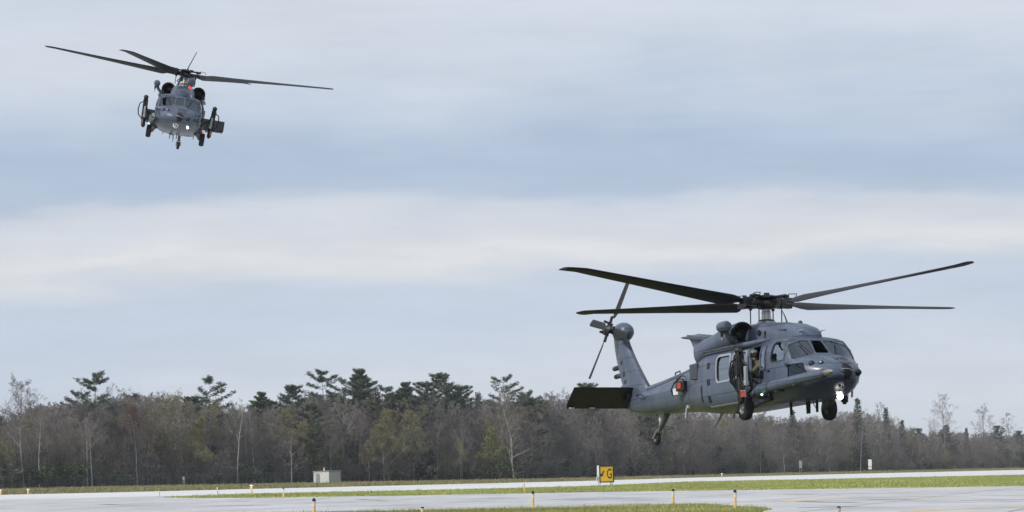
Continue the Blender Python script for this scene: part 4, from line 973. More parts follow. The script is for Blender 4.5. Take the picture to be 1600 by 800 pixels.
    for y in (-.35, .35):
        MB().tube([(2.62, y, 2.28), (2.72, y, 2.46), (2.98, y, 2.46)], [.03, .022, .012], 6).build('pitot_probe', PAINT_L, H)
    MB().lathe([(.12, 0), (.11, .08), (.06, .14), (.01, .16)], (2.35, .42, 2.29), (0, 0, 1), 12).build('antenna_dome', WHITE, H)
    # ---- refuelling probe, starboard
    pb = MB().tube([(1.05, -1.12, .66), (1.5, -1.17, .74), (2.0, -1.26, .82), (2.5, -1.27, .86)], [.05, .15, .175, .15], 16).build('refuelling_probe', PAINT, H)
    MB().tube([(2.4, -1.27, .855), (4.2, -1.19, .93), (5.55, -1.10, .985)], [.15, .142, .135], 18).build('probe_tube', PAINT, pb)
    MB().tube([(2.55, -1.262, .862), (2.62, -1.262, .865)], .162, 18).build('probe_band', PAINT_D, pb)
    MB().tube([(5.55, -1.10, .985), (5.62, -1.095, .99), (5.66, -1.095, .99)], [.14, .11, .085], 14).build('probe_collar', PAINT_D, pb)
    MB().tube([(5.64, -1.095, .99), (5.82, -1.085, .998), (5.97, -1.08, 1.003), (6.03, -1.077, 1.005)], [.085, .085, .05, .02], 14).build('probe_nozzle', STEEL, pb)
    for x, z in ((2.9, .74), (4.0, .82)):
        MB().box((x, -1.12, z), (.16, .3, .1)).build('probe_bracket', PAINT_D, pb)
    # ---- doghouse over the cabin, spine
    dg = [(2.90, 2.22, 2.30, .12), (2.80, 2.2, 2.46, .34), (2.55, 2.2, 2.60, .45), (2.0, 2.2, 2.74, .54), (1.2, 2.2, 2.85, .60), (.4, 2.2, 2.92, .62), (-.4, 2.2, 2.96, .62), (-1.4, 2.2, 2.97, .58),
          (-2.2, 2.2, 2.90, .48), (-3.0, 2.15, 2.62, .36), (-3.8, 2.0, 2.33, .26), (-4.8, 1.9, 2.14, .17)]
    mb = MB()
    def dring(x, zb, zt, w_):
        return [(x, w_ * math.copysign(abs(math.cos(a)) ** .62, math.cos(a)), zb + (zt - zb) * abs(math.sin(a)) ** .62) for a in (math.pi * j / 24 for j in range(25))]
    dog = mb.loft([dring(*d_) for d_ in dg]).build('upper_fairing', PAINT, H)
    MB().box((1.05, -.60, 2.50), (.05, .03, .20)).build('vent_slot', BLACK, dog)
    MB().lathe([(.085, 0), (.085, .03)], (.72, -.615, 2.58), (0, -1, .1), 12).build('vent', BLACK, dog)
    MB().box((1.9, -.50, 2.55), (.5, .04, .018)).build('vent_slot', PAINT_D, dog)
    MB().tube([(-4.0, 0, 2.10), (-4.8, 0, 1.97), (-5.5, 0, 1.88), (-7, 0, 1.74), (-8.3, 0, 1.65)], [.10, .12, .12, .11, .10], 10).build('drive_shaft_cover', PAINT, H)
    for x, z in ((-5.0, 2.06), (-6.2, 1.92)):
        MB().tube([(x - .18, .06, z), (x - .16, .06, z + .10), (x + .16, .06, z + .13), (x + .18, .06, z + .03)], .022, 6).build('grab_handle', PAINT_D, H)
    bk = MB().lathe([(.07, 0), (.07, .05), (.06, .10), (.03, .125), (.01, .13)], (1.5, .33, 2.745), (0, 0, 1), 14).build('beacon', PAINT_D, H)
    MB().tube([(.95, .18, 2.88), (.80, .20, 3.06), (.55, .22, 3.30)], [.03, .022, .008], 6).build('blade_antenna', PAINT_D, H)
    # ---- engines: intake, nacelle, exhaust suppressor
    for sg in (-1, 1):
        rings = []
        for x, zc, ry, rz, sh in ((-.10, 2.62, .345, .335, 0), (-.5, 2.60, .375, .36, 0), (-1.2, 2.50, .385, .36, 0), (-1.9, 2.41, .37, .34, 0), (-2.3, 2.34, .36, .33, 0), (-2.55, 2.28, .33, .36, .06), (-2.78, 2.24, .31, .42, .30)):
            rr = []
            for a in (2 * math.pi * j / 24 for j in range(24)):
                c, s_ = math.cos(a), math.sin(a); k = .8 if x < -2.2 else 1
                yy = sg * .74 + ry * math.copysign(abs(c) ** k, c); zz = zc + rz * math.copysign(abs(s_) ** k, s_)
                rr.append((x - sh * max(0, s_) ** 2.2 + sh * .7 * max(0, -s_), yy, zz))
            rings.append(rr)
        nc = MB().loft(rings, (False, False)).build('engine_nacelle', PAINT, H)
        last = rings[-1]; cc = sum((Vector(p) for p in last), Vector()) / 24
        inn = [[tuple(cc + (Vector(p) - cc) * k + Vector((d_, 0, 0))) for p in last] for k, d_ in ((1, 0), (.93, .0), (.86, .5), (.6, .9))]
        MB().loft(inn, (False, True)).build('exhaust_duct', BLACK, nc)
        MB().add([(-2.40, sg * .45, 2.80), (-3.72, sg * .40, 2.97), (-3.76, sg * .98, 2.86), (-2.70, sg * .92, 2.70), (-2.40, sg * .45, 2.74), (-3.68, sg * .40, 2.93), (-3.72, sg * .96, 2.82), (-2.70, sg * .90, 2.66)], [(0, 1, 2, 3), (7, 6, 5, 4), (0, 4, 5, 1), (1, 5, 6, 2), (2, 6, 7, 3), (3, 7, 4, 0)]).build('exhaust_lip', PAINT_D, nc)  # dark grey stands in for the shadow under the lip
        MB().prism([(-2.2, 2.5), (-2.42, 2.76), (-3.66, 2.93), (-3.36, 2.70), (-3.14, 2.42), (-2.98, 2.12), (-2.92, 1.92), (-2.6, 1.95)], sg * .42, sg * .84).build('exhaust_wall', PAINT, nc)
        y = sg * .76
        MB().lathe([(.345, 0), (.36, .03), (.36, .07), (.33, .10), (.29, .08), (.25, -.02), (.20, -.20), (.10, -.25)], (-.12, y, 2.62), (1, sg * .16, 0), 26, (False, True)).build('engine_intake', BLACK, nc)
        MB().lathe([(.20, .0), (.12, .10), (.01, .16)], (-.34, y, 2.62), (1, 0, 0), 16).build('intake_spinner', GUN, nc)
        MB().box((-1.2, sg * .74, 2.24), (2.2, .6, .14)).build('nacelle_fairing', PAINT, nc)
        MB().box((-.05, sg * 1.05, 2.45), (.14, .12, .20)).build('bleed_duct', GUN, nc)
    # ---- rescue hoist, starboard
    hs = MB().tube([(-.05, -.98, 2.36), (-.02, -1.12, 2.40), (.0, -1.28, 2.55), (.0, -1.36, 2.72)], [.09, .08, .075, .08], 10).build('rescue_hoist', PAINT_D, H)
    MB().lathe([(.10, -.30), (.15, -.25), (.165, .0), (.165, .12), (.13, .22), (.08, .24)], (.0, -1.38, 2.82), (1, 0, 0), 16).build('winch_housing', PAINT, hs)
    MB().tube([(-.05, -1.44, 2.70), (-.05, -1.45, 2.52)], [.06, .035], 8).build('cable_guide', BLACK, hs)
    MB().tube([(-.05, -1.45, 2.54), (-.05, -1.45, 2.46), (-.02, -1.45, 2.42), (-.06, -1.45, 2.36)], [.02, .028, .02, .012], 7).build('hook', STEEL, hs)
    # ---- tail: pylon, gearbox fairing, stabilator, aerials
    py = []
    for z, le, te, t in ((1.05, -8.25, -9.65, .12), (1.4, -8.05, -9.85, .19), (1.75, -8.12, -9.98, .18), (2.1, -8.52, -10.15, .165), (2.6, -9.0, -10.38, .15), (3.1, -9.44, -10.55, .14), (3.5, -9.72, -10.58, .15), (3.78, -9.86, -10.45, .12)):
        ch = le - te; rr = []
        for j in range(28):
            a = 2 * math.pi * j / 28; u = .5 - .5 * math.cos(a); th = t * 2.6 * (u ** .5) * (1 - u) ** .75
            rr.append((le - ch * u, th * (1 if math.sin(a) >= 0 else -1) * (abs(math.sin(a)) > 1e-6), z))
        py.append(rr)
    tp = MB().loft(py).build('tail_pylon', PAINT, H)
    MB().loft([[( -9.95 + dx, r_ * math.cos(a), 3.60 + r_ * 1.05 * math.sin(a)) for a in (2 * math.pi * j / 18 for j in range(18))] for dx, r_ in ((.50, .03), (.46, .14), (.36, .23), (.18, .29), (0, .30), (-.2, .27), (-.4, .18), (-.5, .06))]).build('gearbox_fairing', PAINT, tp)
    for z, x in ((2.52, -10.38), (2.26, -10.28)):
        MB().tube([(x + .2, 0, z), (x - .1, 0, z), (x - .28, 0, z - .01), (x - .33, 0, z - .01)], [.07, .08, .075, .02], 10).build('antenna_pod', PAINT_D, tp)
    pyb = BVHTree.FromPolygons([tuple(v.co) for v in tp.data.vertices], [tuple(p.vertices) for p in tp.data.polygons])
    for ax, sg in (('stbd', 1), ('port', -1)):
        for s_, size, px, pz in (('AF', .20, -9.78, 2.62), ('64', .24, -9.62, 2.24), ('457', .17, -9.55, 2.0)):
            def on_tail(c, px=px, pz=pz):
                h, n = cast((px + sg * c.x, pz + c.y), ax, pyb); return (h + n * .006) if h else Vector((px, 0, pz))
            text_sheet(s_, size, on_tail, DECAL, 'tail_marking', tp)
    # leading-edge strip
    MB().tube([(-8.16, 0, 1.78), (-9.0, 0, 2.6), (-9.66, 0, 3.4)], .035, 8).build('leading_edge_strip', PAINT_D, tp)
    st = []
    for y in (-2.19, -2.12, -.35, .35, 2.12, 2.19):
        k = .82 if abs(y) > 2.15 else 1; rr = []
        for j in range(20):
            a = 2 * math.pi * j / 20; u = .5 - .5 * math.cos(a); th = .06 * k * 2.6 * (u ** .5) * (1 - u) ** .8 * (1 if math.sin(a) >= 0 else -1)
            sw = abs(y) * .03; cx, cz = -u * .98 * k, 0
            an = R(-38); rr.append((-8.86 - sw + cx * math.cos(an) - th * math.sin(an) * -1 * -1, y, 1.78 + cx * math.sin(-an) + th * math.cos(an)))
        st.append(rr)
    sb = MB().loft(st).build('stabilator', mat('stabilator_shade_black', (.016, .018, .024), .5, noise=.25, nscale=2.5), H)  # near-black colour holds the shade of the underside seen from ahead
    for y in (-2.0, -1.3, 1.3, 2.0): MB().box((-9.60, y, 1.19), (.08, .16, .03)).build('static_wick_mount', WHITE, sb)
    MB().box((-9.12, 0, 1.52), (.3, .75, .18)).build('stabilator_pivot', BLACK, H)
    # countermeasure boxes on the tail boom
    for sg in (-1, 1):
        ang = Matrix.Rotation(sg * R(-8), 3, 'Z')
        dsp = MB().box((-4.05, sg * .80, 1.42), (.42, .30, .30), ang).build('flare_dispenser', GUN, H, bevel=.015)
        MB().box((-4.02, sg * .965, 1.43), (.20, .02, .17), ang).build('red_cover', RED, dsp)
        MB().box((-4.42, sg * .80, 1.28), (.26, .22, .2), ang).build('pale_box', WHITE, dsp, bevel=.01)
        MB().tube([(-4.6, sg * .88, 1.15), (-4.62, sg * .95, 1.35), (-4.35, sg * .97, 1.52), (-4.1, sg * .95, 1.65), (-3.8, sg * .93, 1.60), (-3.75, sg * .93, 1.3)], .022, 6).build('guard_loop', BLACK, dsp)
        MB().tube([(-4.5, sg * .78, 1.62), (-4.2, sg * .80, 1.74), (-3.8, sg * .86, 1.70)], .02, 6).build('guard_loop', BLACK, dsp)
        MB().box((-2.62, sg * 1.10, 1.72), (.34, .16, .46), Matrix.Rotation(sg * R(-14), 3, 'Z')).build('missile_warning_box', PAINT_D, H, bevel=.02)
        MB().box((-3.85, sg * .76, .78), (.14, .06, .10)).box((-3.9, sg * .80, .60), (.08, .05, .32), Matrix.Rotation(R(14), 3, 'Y')).build('boarding_step', PAINT_L, H)
        MB().tube([(-7.5, sg * .50, 1.40), (-7.55, sg * .58, 1.46), (-7.9, sg * .56, 1.46), (-7.95, sg * .48, 1.42)], .018, 6).build('grab_handle', BLACK, H)
        MB().tube([(-2.1, sg * 1.12, 1.35), (-2.12, sg * 1.17, 1.2), (-2.1, sg * 1.14, .78)], .02, 6).build('drain_line', BLACK, H)
    # belly aerials
    MB().tube([(-2.7, -.2, .50), (-2.95, -.2, .30), (-3.3, -.2, .10)], [.045, .035, .015], 8, flat=.4).build('belly_aerial', PAINT_L, H)
    for x, y, h, w_ in ((1.85, -.25, .38, .06), (2.25, .1, .36, .12), (2.6, .2, .34, .06)):
        MB().box((x, y, .47 - h / 2), (w_ * 1.6, .035, h), None, 1.25, 1).build('belly_aerial', BLACK, H)
    MB().box((-1.2, -.3, .43), (.5, .2, .06)).build('belly_fairing', PAINT_D, H)
    MB().tube([(3.0, -.15, .48), (3.06, -.15, .32), (3.1, -.1, .2)], [.02, .015, .01], 6).build('belly_aerial', BLACK, H)
    # lamps
    ll = MB().lathe([(.07, -.10), (.10, -.03), (.10, .02)], (3.6, .42, .50), (.95, -.25, -.15), 18).build('landing_light', GUN, H)
    MB().lathe([(.09, 0), (.08, .02), (.01, .035)], (3.62, .415, .497), (.95, -.25, -.15), 18).build('lamp_lens', LAMP, ll)
    MB().tube([(3.54, .43, .62), (3.57, .43, .52)], .05, 8).build('lamp_stem', GUN, ll)
    # ---- landing gear
    for sg in (-1, 1):
        lg = MB().tube([(2.05, sg * .98, .62), (1.7, sg * 1.12, .52), (1.14, sg * 1.22, .36)], [.13, .105, .09], 10).build('landing_gear', PAINT_D, H)
        MB().tube([(1.14, sg * 1.20, .34), (1.10, sg * 1.19, .72)], .055, 10).build('shock_strut', STEEL, lg)
        MB().tube([(1.10, sg * 1.19, .66), (1.06, sg * 1.17, 1.32)], [.095, .085], 10).build('strut_cylinder', GUN, lg)
        MB().prism([(1.0, .75), (2.25, .62), (2.3, .72), (1.9, .86), (1.0, 1.0)], sg * 1.02, sg * 1.30).build('gear_fairing', PAINT_D, lg, bevel=.03)
        wy = sg * 1.36
        wh = MB().lathe([(.16, -.12), (.27, -.125), (.315, -.10), (.335, -.05), (.335, .05), (.315, .10), (.27, .125), (.16, .12)], (1.14, wy, .335), (0, 1, 0), 30, (False, False)).build('wheel', RUBBER, H)
        MB().lathe([(.175, -.115), (.165, -.10), (.13, -.07), (.06, -.06), (.05, -.10), (.02, -.11)], (1.14, wy, .335), (0, 1, 0), 22, (False, True)).build('rim', STEEL, wh)
        MB().lathe([(.175, -.115), (.165, -.10), (.13, -.07), (.06, -.06), (.05, -.10), (.02, -.11)], (1.14, wy, .335), (0, -1, 0), 22, (False, True)).build('rim', STEEL, wh)
        nl = MB().box((2.12, sg * 1.33, .66), (.22, .12, .10)).build('position_light', GUN, H, bevel=.02)
        MB().ball((2.23, sg * 1.37, .655), (.036, .036, .034), 10, 8).build('lens', GREEN_L if sg < 0 else RED_L, nl)
        MB().lathe([(.05, 0), (.065, .02), (.05, .05), (.03, .05)], (2.42, sg * 1.22, .62), (1, 0, 0), 12, (True, False)).build('tie_down_ring', GUN, H)
    tw = MB().tube([(-6.85, 0, .86), (-7.1, 0, .62), (-7.45, 0, .36)], [.10, .08, .065], 10).build('tail_gear', PAINT_D, H)
    MB().tube([(-7.35, 0, .88), (-7.42, 0, .62)], .05, 8).build('tail_strut_piston', WHITE, tw)
    MB().tube([(-7.42, 0, .68), (-7.4, 0, .40)], .045, 8).build('tail_strut', STEEL, tw)
    for sg in (-1, 1): MB().tube([(-7.40, sg * .03, .40), (-7.55, sg * .10, .28), (-7.72, sg * .105, .10)], [.04, .035, .04], 8).build('wheel_fork', STEEL, tw)
    wh = MB().lathe([(.09, -.07), (.16, -.075), (.195, -.05), (.205, 0), (.195, .05), (.16, .075), (.09, .07)], (-7.72, 0, .10), (0, 1, 0), 24, (False, False)).build('tail_wheel', RUBBER, H)
    MB().lathe([(.10, -.065), (.10, .065)], (-7.72, 0, .10), (0, 1, 0), 16).build('rim', STEEL, wh)
    # ---- window guns
    for sg in (-1, 1):
        y = sg * 1.72
        gm = MB().tube([(1.62, sg * 1.10, 1.28), (1.62, sg * 1.45, 1.22), (1.58, y - sg * .1, 1.30)], [.07, .06, .07], 8).tube([(1.7, sg * 1.12, .98), (1.62, sg * 1.4, 1.14), (1.6, y - sg * .12, 1.24)], .04, 7).build('gun_mount', GUN, H)
        tilt = Matrix.Translation((1.56, y, 1.30)) @ Matrix.Rotation(R(4), 4, 'Y') @ Matrix.Rotation(sg * R(-3), 4, 'X')
        def T(p): return tuple(tilt @ Vector(p))
        M3 = tilt.to_3x3()
        MB().box(T((0, 0, .26)), (.20, .24, .62), M3).box(T((.02, 0, .60)), (.15, .18, .14), M3).box(T((.14, 0, .16)), (.14, .18, .30), M3).box(T((-.12, sg * .03, .34)), (.10, .16, .20), M3).build('gun_receiver', GUN, gm, bevel=.012)
        MB().tube([T((0, 0, .05)), T((0, 0, -.30)), T((0, 0, -.32)), T((0, 0, -.80))], [.095, .095, .105, .105], 12).tube([T((0, 0, -.78)), T((0, 0, -.86))], [.075, .05], 10).build('gun_barrel', BLACK, gm)
        MB().tube([T((.05, 0, .56)), T((.16, sg * .02, .66)), T((.06, 0, .74)), T((-.12, 0, .66))], [.045, .055, .055, .04], 8).ball(T((0, 0, .67)), (.14, .13, .11), 10, 8).build('gun_grips', GUN, gm)
        MB().tube([T((-.06, sg * .02, .40)), T((-.30, sg * .05, .30)), T((-.46, sg * .04, .02)), T((-.47, 0, -.26)), T((-.36, -sg * .08, -.50)), T((-.12, -sg * .15, -.56))], [.03, .034, .036, .036, .034, .03], 7, flat=.6).build('ammunition_chute', BLACK, gm)
        MB().tube([T((.0, sg * .08, .46)), T((.0, sg * .27, .34)), T((.0, sg * .33, .05)), T((.0, sg * .30, -.22)), T((.0, sg * .14, -.40))], [.025, .028, .03, .03, .025], 7).build('feed_chute', BLACK, gm)
        MB().tube([T((-.04, sg * .08, .20)), T((-.22, sg * .10, .12)), T((-.30, sg * .10, -.12)), T((-.22, sg * .08, -.34)), T((0, sg * .10, -.40))], .03, 7).build('cable_loop', BLACK, gm)
        MB().tube([T((.08, -sg * .05, .44)), T((.30, -sg * .1, .2)), T((.42, -sg * .16, -.14)), T((.34, -sg * .2, -.44)), T((.05, -sg * .2, -.56))], .034, 7).build('cable_loop', BLACK, gm)
        MB().tube([T((.05, sg * .04, .52)), T((.16, sg * .06, .1)), T((.34, sg * .06, -.42))], .024, 6).tube([T((.28, 0, .3)), T((.1, sg * .04, .0)), T((-.25, sg * .04, -.3))], .022, 6).build('sight_bracket', GUN, gm)
        MB().box(T((.36, -sg * .02, .0)), (.11, .10, .44), M3).box(T((.34, -sg * .02, -.26)), (.15, .12, .16), M3).build('charger_tube', PAINT_L, gm, bevel=.02)
        MB().box(T((-.14, sg * .02, -.24)), (.22, .12, .24), M3).box(T((.16, sg * .02, -.34)), (.20, .12, .10), M3).build('cradle', GUN, gm, bevel=.015)
        MB().box(T((.30, sg * .08, -.56)), (.155, .03, .17), M3 @ Matrix.Rotation(sg * R(-20), 3, 'Z')).build('red_cover', RED, gm)
        MB().box(T((.30, sg * .068, -.56)), (.185, .02, .20), M3 @ Matrix.Rotation(sg * R(-20), 3, 'Z')).build('cover_frame', PAINT_L, gm)
        for q, (a_, b_, c_) in enumerate((((-.10, .06, .52), (-.26, .10, .10), (-.20, .08, -.18)), ((.10, .07, .62), (.20, .10, .30), (.12, .10, -.05)), ((.02, .1, .1), (-.14, .12, -.1), (.06, .12, -.5)), ((.30, .02, -.2), (.18, .1, -.3), (.30, .08, -.46)))):
            MB().tube([T((a_[0], sg * a_[1], a_[2])), T((b_[0], sg * b_[1], b_[2])), T((c_[0], sg * c_[1], c_[2]))], .02, 6).build('hose', (BLACK, GUN)[q % 2], gm)
        MB().box((1.75, sg * 1.24, 1.28), (.5, .14, .2)).build('ammunition_can', GUN, gm, bevel=.02)
    # ---- main rotor
    mast = MB().lathe([(.30, 0), (.26, .06), (.15, .10), (.13, .30), (.14, .31), (.14, .34), (.125, .36), (.115, .56)], (0, 0, 2.92), (0, 0, 1), 20).build('rotor_mast', STEEL, H)
    MB().lathe([(.22, 0), (.24, .03), (.24, .07), (.18, .09)], (0, 0, 2.95), (0, 0, 1), 22).build('swashplate', GUN, mast)
    mr = MB().lathe([(.16, -.16), (.30, -.12), (.34, -.02), (.30, .08), (.16, .12)], (0, 0, 0), (0, 0, 1), 20)
    mr.lathe([(.10, .10), (.26, .14), (.36, .17), (.37, .20), (.28, .245), (.10, .26)], (0, 0, 0), (0, 0, 1), 22)
    for k in range(4):
        a = k * math.pi / 2; ca, sa = math.cos(a), math.sin(a); Q = Matrix.Rotation(a, 3, 'Z')
        mr.box(Q @ Vector((.48, 0, 0)), (.5, .26, .17), Q).box(Q @ Vector((.86, 0, .01)), (.36, .20, .15), Q)
        mr.box(Q @ Vector((.62, .22, .0)), (.22, .18, .09), Q).tube([Q @ Vector((.30, .1, .2)), Q @ Vector((.62, .16, .22)), Q @ Vector((.74, .05, .20))], .035, 6)
        mr.ball(Q @ Vector((.66, .10, .19)), (.10, .10, .05), 10, 6)
        q2 = Matrix.Rotation(a + math.pi / 4, 3, 'Z')
        mr.box(q2 @ Vector((.42, 0, .19)), (.40, .07, .05), q2).box(q2 @ Vector((.62, 0, .19)), (.12, .16, .13), q2)
    rotor = mr.build('main_rotor', GUN, H); rotor.location = (0, 0, 3.50)
    for k in range(4):
        a = k * math.pi / 2 + .32
        MB().tube([(.50 * math.cos(a), .50 * math.sin(a), -.56), (.50 * math.cos(a), .50 * math.sin(a), -.04)], .018, 7).tube([(.50 * math.cos(a), .50 * math.sin(a), -.16), (.50 * math.cos(a), .50 * math.sin(a), -.09)], .05, 7).build('pitch_link', GUN, rotor)
        MB().tube([(.55 * math.cos(a), .55 * math.sin(a), .10), (.70 * math.cos(a + .2), .70 * math.sin(a + .2), .27), (.95 * math.cos(a + .1), .95 * math.sin(a + .1), .25), (1.0 * math.cos(a - .1), 1.0 * math.sin(a - .1), .12)], .014, 5).build('deicing_cable', BLACK, rotor)
    rings = []
    for r_, chd, tw_, dx in ((.95, .18, 28, 0), (1.10, .24, 28, 0), (1.3, .44, 28, 0), (1.5, .55, 27, 0), (2.6, .55, 23, 0), (4, .53, 17.5, 0), (5.5, .53, 12, 0), (7.0, .53, 7, 0), (7.48, .53, 5, 0), (7.76, .50, 4.6, -.10), (7.98, .45, 4.3, -.19), (8.04, .36, 4.3, -.22)):
        rr = []
        t = .095 if r_ > 1.5 else .16
        for j in range(18):
            a = 2 * math.pi * j / 18; u = .5 - .5 * math.cos(a); th = t * chd * 1.9 * (u ** .5) * (1 - u) ** .8 * (1 if math.sin(a) >= 0 else -1) * (0 if j in (0, 9) else 1)
            cy = (.25 - u) * chd + dx; an = R(tw_)
            rr.append((r_, cy * math.cos(an) - th * math.sin(an), cy * math.sin(an) + th * math.cos(an)))
        rings.append(rr)
    bm_ = MB().loft(rings).mesh('rotor_blade', 40); bm_.materials.append(BLACK)
    for k in range(4): link('rotor_blade', bm_, rotor)
    # ---- tail rotor on the starboard side of the pylon, canted
    tr = MB().lathe([(.10, -.32), (.11, -.05), (.17, -.02), (.18, .05), (.12, .09), (.06, .14), (.02, .15)], (0, 0, 0), (0, 0, 1), 16)
    for k in range(4):
        Q = Matrix.Rotation(k * math.pi / 2, 3, 'Z'); tr.box(Q @ Vector((.25, 0, .02)), (.36, .10, .06), Q).box(Q @ Vector((.22, .12, .10)), (.06, .06, .18), Q)
    tail = tr.build('tail_rotor', GUN, H)
    ax = Vector((0, -math.cos(R(20)), math.sin(R(20)))); fx = Vector((1, 0, 0)); uy = ax.cross(fx)
    B = Matrix((fx, uy, ax)).transposed().to_4x4()
    tail.matrix_local = Matrix.Translation((-9.98, -.46, 3.70)) @ B
    rings = []
    for r_, chd, tw_ in ((.38, .10, 16), (.55, .22, 15), (.7, .245, 14), (1.2, .245, 10), (1.62, .245, 6), (1.675, .20, 6)):
        rr = []
        for j in range(14):
            a = 2 * math.pi * j / 14; u = .5 - .5 * math.cos(a); th = .1 * chd * 1.9 * (u ** .5) * (1 - u) ** .8 * (1 if math.sin(a) >= 0 else -1) * (0 if j in (0, 7) else 1)
            cy = (.3 - u) * chd; an = R(tw_)
            rr.append((r_, cy * math.cos(an) - th * math.sin(an), cy * math.sin(an) + th * math.cos(an)))
        rings.append(rr)
    tb = MB().loft(rings).mesh('tail_rotor_blade', 40); tb.materials.append(BLACK)
    for k in range(4): link('tail_rotor_blade', tb, tail)
    return H
def kids(o, name): return [c for c in o.children if c.name.split('.')[0] == name]
def pose_rotors(H, psi, tilt_p, tilt_r, cone, tail_psi):
    rotor = kids(H, 'main_rotor')[0]
    rotor.matrix_local = Matrix.Translation((0, 0, 3.50)) @ Matrix.Rotation(-R(tilt_p), 4, 'Y') @ Matrix.Rotation(R(tilt_r), 4, 'X') @ Matrix.Rotation(R(psi), 4, 'Z')
    for k, b in enumerate(kids(rotor, 'rotor_blade')):
        b.matrix_local = Matrix.Rotation(k * math.pi / 2, 4, 'Z') @ Matrix.Rotation(-R(cone), 4, 'Y')
    tail = kids(H, 'tail_rotor')[0]
    for k, b in enumerate(kids(tail, 'tail_rotor_blade')):
        b.matrix_local = Matrix.Rotation(R(tail_psi) + k * math.pi / 2, 4, 'Z')
def pose(o, p):
    o.matrix_world = Matrix.Translation(p[:3]) @ Matrix.Rotation(R(p[3]), 4, 'Z') @ Matrix.Rotation(-R(p[4]), 4, 'Y') @ Matrix.Rotation(R(p[5]), 4, 'X')
POSE1 = (7.455, 121.55, 2.826, -66.47, 3.26, -.64)
POSE2 = (-17.07, 211.07, 18.57, -86.57, -2.67, -10.5)
heli = make_helicopter()
heli2 = copy_tree(heli)
pose(heli, POSE1); pose(heli2, POSE2)
pose_rotors(heli, 20.5, .47, -1.44, 3.29, 78)
pose_rotors(heli2, -20.46, -.31, .38, 2.83, 75)
tag(heli, 'large grey rescue helicopter hovering low over the taxiway, right side towards us', 'helicopter', 'grey military helicopters in flight')
tag(heli2, 'smaller grey helicopter banking high in the sky, seen from the front', 'helicopter', 'grey military helicopters in flight')
l2 = kids(heli2, 'landing_light')[0]; l2.scale = (.6, .6, .6); l2.location = (3.62 * .4 + .40, .42 * .4 + .20, .50 * .4 + .22)
b2 = kids(heli2, 'beacon')[0]; b2.data = b2.data.copy(); b2.data.materials[0] = RED_L

# ---- crew
def make_pilot():
    P = empty('person')
    V = [(0, 0, .0), (.02, 0, .28), (.0, 0, .50), (.01, 0, .62), (.03, 0, .74), (.05, 0, .84),
         (.02, .20, .48), (.12, .26, .22), (.38, .20, .14), (.48, .18, .14), (.02, -.20, .48), (.12, -.26, .22), (.38, -.20, .14), (.48, -.18, .14),
         (.10, .10, -.02), (.48, .14, .04), (.62, .14, -.36), (.10, -.10, -.02), (.48, -.14, .04), (.62, -.14, -.36), (.12, 0, .745), (.0, 0, .93)]
    E = [(0, 1), (1, 2), (2, 3), (3, 4), (4, 5), (5, 21), (2, 6), (6, 7), (7, 8), (8, 9), (2, 10), (10, 11), (11, 12), (12, 13), (0, 14), (14, 15), (15, 16), (0, 17), (17, 18), (18, 19), (4, 20)]
    rr = [.16, .17, .17, .065, .10, .11, .08, .065, .045, .04, .08, .065, .045, .04, .10, .085, .06, .10, .085, .06, .03, .06]
    b = link('body', skin_mesh('pilot_body', V, E, rr), P, CLOTH)
    h = MB().ball((.02, 0, .84), (.155, .135, .15), 16, 12).build('helmet', HELMET, P)
    MB().loft([[(.03 + math.cos(a) * .15 * k, math.sin(a) * .13 * k, z) for a in (R(-80 + 16 * j) for j in range(11))] for z, k in ((.78, 1.02), (.84, 1.08), (.90, .98))], (False, False), False).build('visor', VISOR, h)
    return P
pil = make_pilot()
crew = []
for hp, hname in ((POSE1, 'large low'), (POSE2, 'small high')):
    for y, side in ((-.55, 'right'), (.55, 'left')):
        p = pil if not crew else copy_tree(pil)
        m = Matrix.Translation(hp[:3]) @ Matrix.Rotation(R(hp[3]), 4, 'Z') @ Matrix.Rotation(-R(hp[4]), 4, 'Y') @ Matrix.Rotation(R(hp[5]), 4, 'X')
        p.matrix_world = m @ Matrix.Translation((2.62, y, 1.04))
        tag(p, 'helmeted pilot in the %s seat behind the windscreen of the %s helicopter' % (side, hname), 'person', 'helicopter pilots'); crew.append(p)
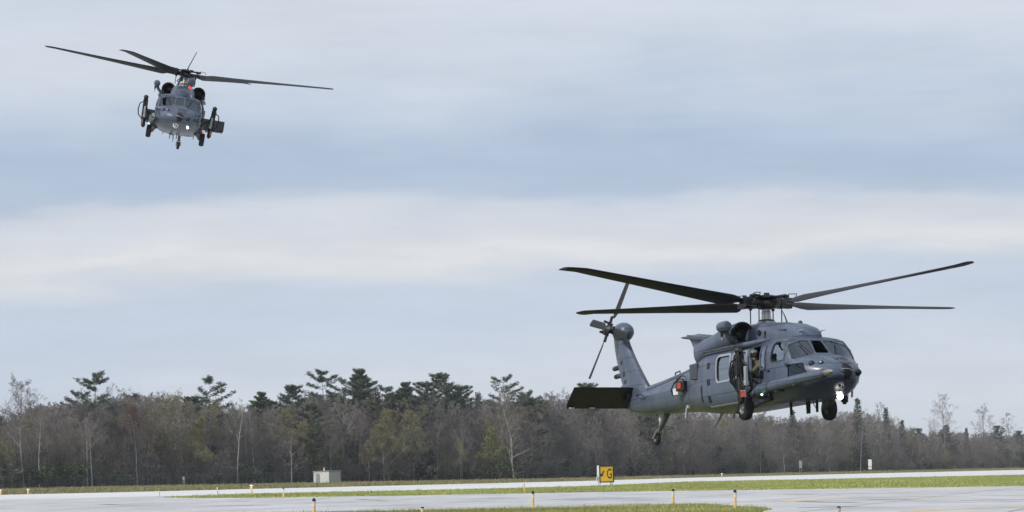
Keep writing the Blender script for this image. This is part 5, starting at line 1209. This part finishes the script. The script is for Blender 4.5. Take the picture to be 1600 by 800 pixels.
def make_gunner():
    P = empty('person')
    # leaning out of the window: pelvis inside, chest at the sill, right hand on the gun
    V = [(0, .42, -.62), (0, .28, -.36), (.0, .10, -.12), (.0, .03, .0), (.0, -.03, .10), (.02, -.05, .22), (.02, -.05, .30),
         (.18, .05, -.12), (.26, -.14, -.30), (.20, -.30, -.36), (.17, -.36, -.36), (-.18, .06, -.12), (-.24, -.08, -.36), (-.02, -.24, -.38), (.04, -.27, -.37), (.10, -.08, .12),
         (.22, -.40, -.38), (.19, -.42, -.36), (.16, -.42, -.34), (.12, -.36, -.31), (.08, -.31, -.39), (.07, -.33, -.35), (.05, -.33, -.33)]
    E = [(0, 1), (1, 2), (2, 3), (3, 4), (4, 5), (5, 6), (2, 7), (7, 8), (8, 9), (9, 10), (2, 11), (11, 12), (12, 13), (13, 14), (4, 15), (10, 16), (10, 17), (10, 18), (9, 19), (14, 20), (14, 21), (14, 22)]
    rr = [.17, .18, .17, .065, .095, .105, .06, .085, .065, .045, .042, .085, .065, .045, .042, .03, .012, .012, .012, .013, .012, .012, .012]
    me = skin_mesh('gunner_body', V, E, rr); me.materials.append(CLOTH); me.materials.append(SKIN)
    hands = [Vector((.17, -.38, -.36)), Vector((.05, -.29, -.37))]
    for p in me.polygons:
        c = p.center
        if min((c - h).length for h in hands) < .10 or (c.x > .04 and .02 < c.z < .19 and c.y < .03): p.material_index = 1
    link('body', me, P)
    h = MB().ball((.0, -.04, .20), (.15, .14, .155), 18, 12).build('helmet', HELMET, P)
    MB().loft([[(.01 + math.cos(a) * .145 * k, -.04 + math.sin(a) * .135 * k, z) for a in (R(-75 + 15 * j) for j in range(11))] for z, k in ((.14, 1.03), (.20, 1.1), (.26, .98))], (False, False), False).build('visor', VISOR, h)
    MB().tube([(.10, .06, .08), (.17, .0, .07), (.15, -.06, .08)], .014, 6).build('microphone', BLACK, h)
    vs = MB().box((.02, .10, -.14), (.36, .22, .36), Matrix.Rotation(R(24), 3, 'X'), .9, .8).build('vest', mat('survival_vest', (.12, .10, .055), .9, noise=.3, nscale=20), P, bevel=.05)
    return P
g = make_gunner()
m1 = Matrix.Translation(POSE1[:3]) @ Matrix.Rotation(R(POSE1[3]), 4, 'Z') @ Matrix.Rotation(-R(POSE1[4]), 4, 'Y') @ Matrix.Rotation(R(POSE1[5]), 4, 'X')
g.matrix_world = m1 @ Matrix.Translation((1.52, -1.17, 1.66)) @ Matrix.Rotation(R(-15), 4, 'Z')
tag(g, 'helmeted gunner in olive suit leaning out of the window of the low helicopter', 'person')
# ------------------------------------------------------------------ air
hz = bpy.data.materials.new('haze'); hz.use_nodes = True; hn = hz.node_tree; hn.nodes.remove(hn.nodes['Principled BSDF'])
pv = hn.nodes.new('ShaderNodeVolumePrincipled'); pv.inputs['Density'].default_value = .00007; pv.inputs['Color'].default_value = (.9, .94, 1, 1); pv.inputs['Anisotropy'].default_value = .2
hn.links.new(pv.outputs[0], hn.nodes['Material Output'].inputs['Volume'])
ho = MB().box((0, 1500, 17), (7000, 7000, 36)).build('haze', hz, None, 0); tag(ho, 'thin pale haze over the airfield', 'haze', None, 'stuff')
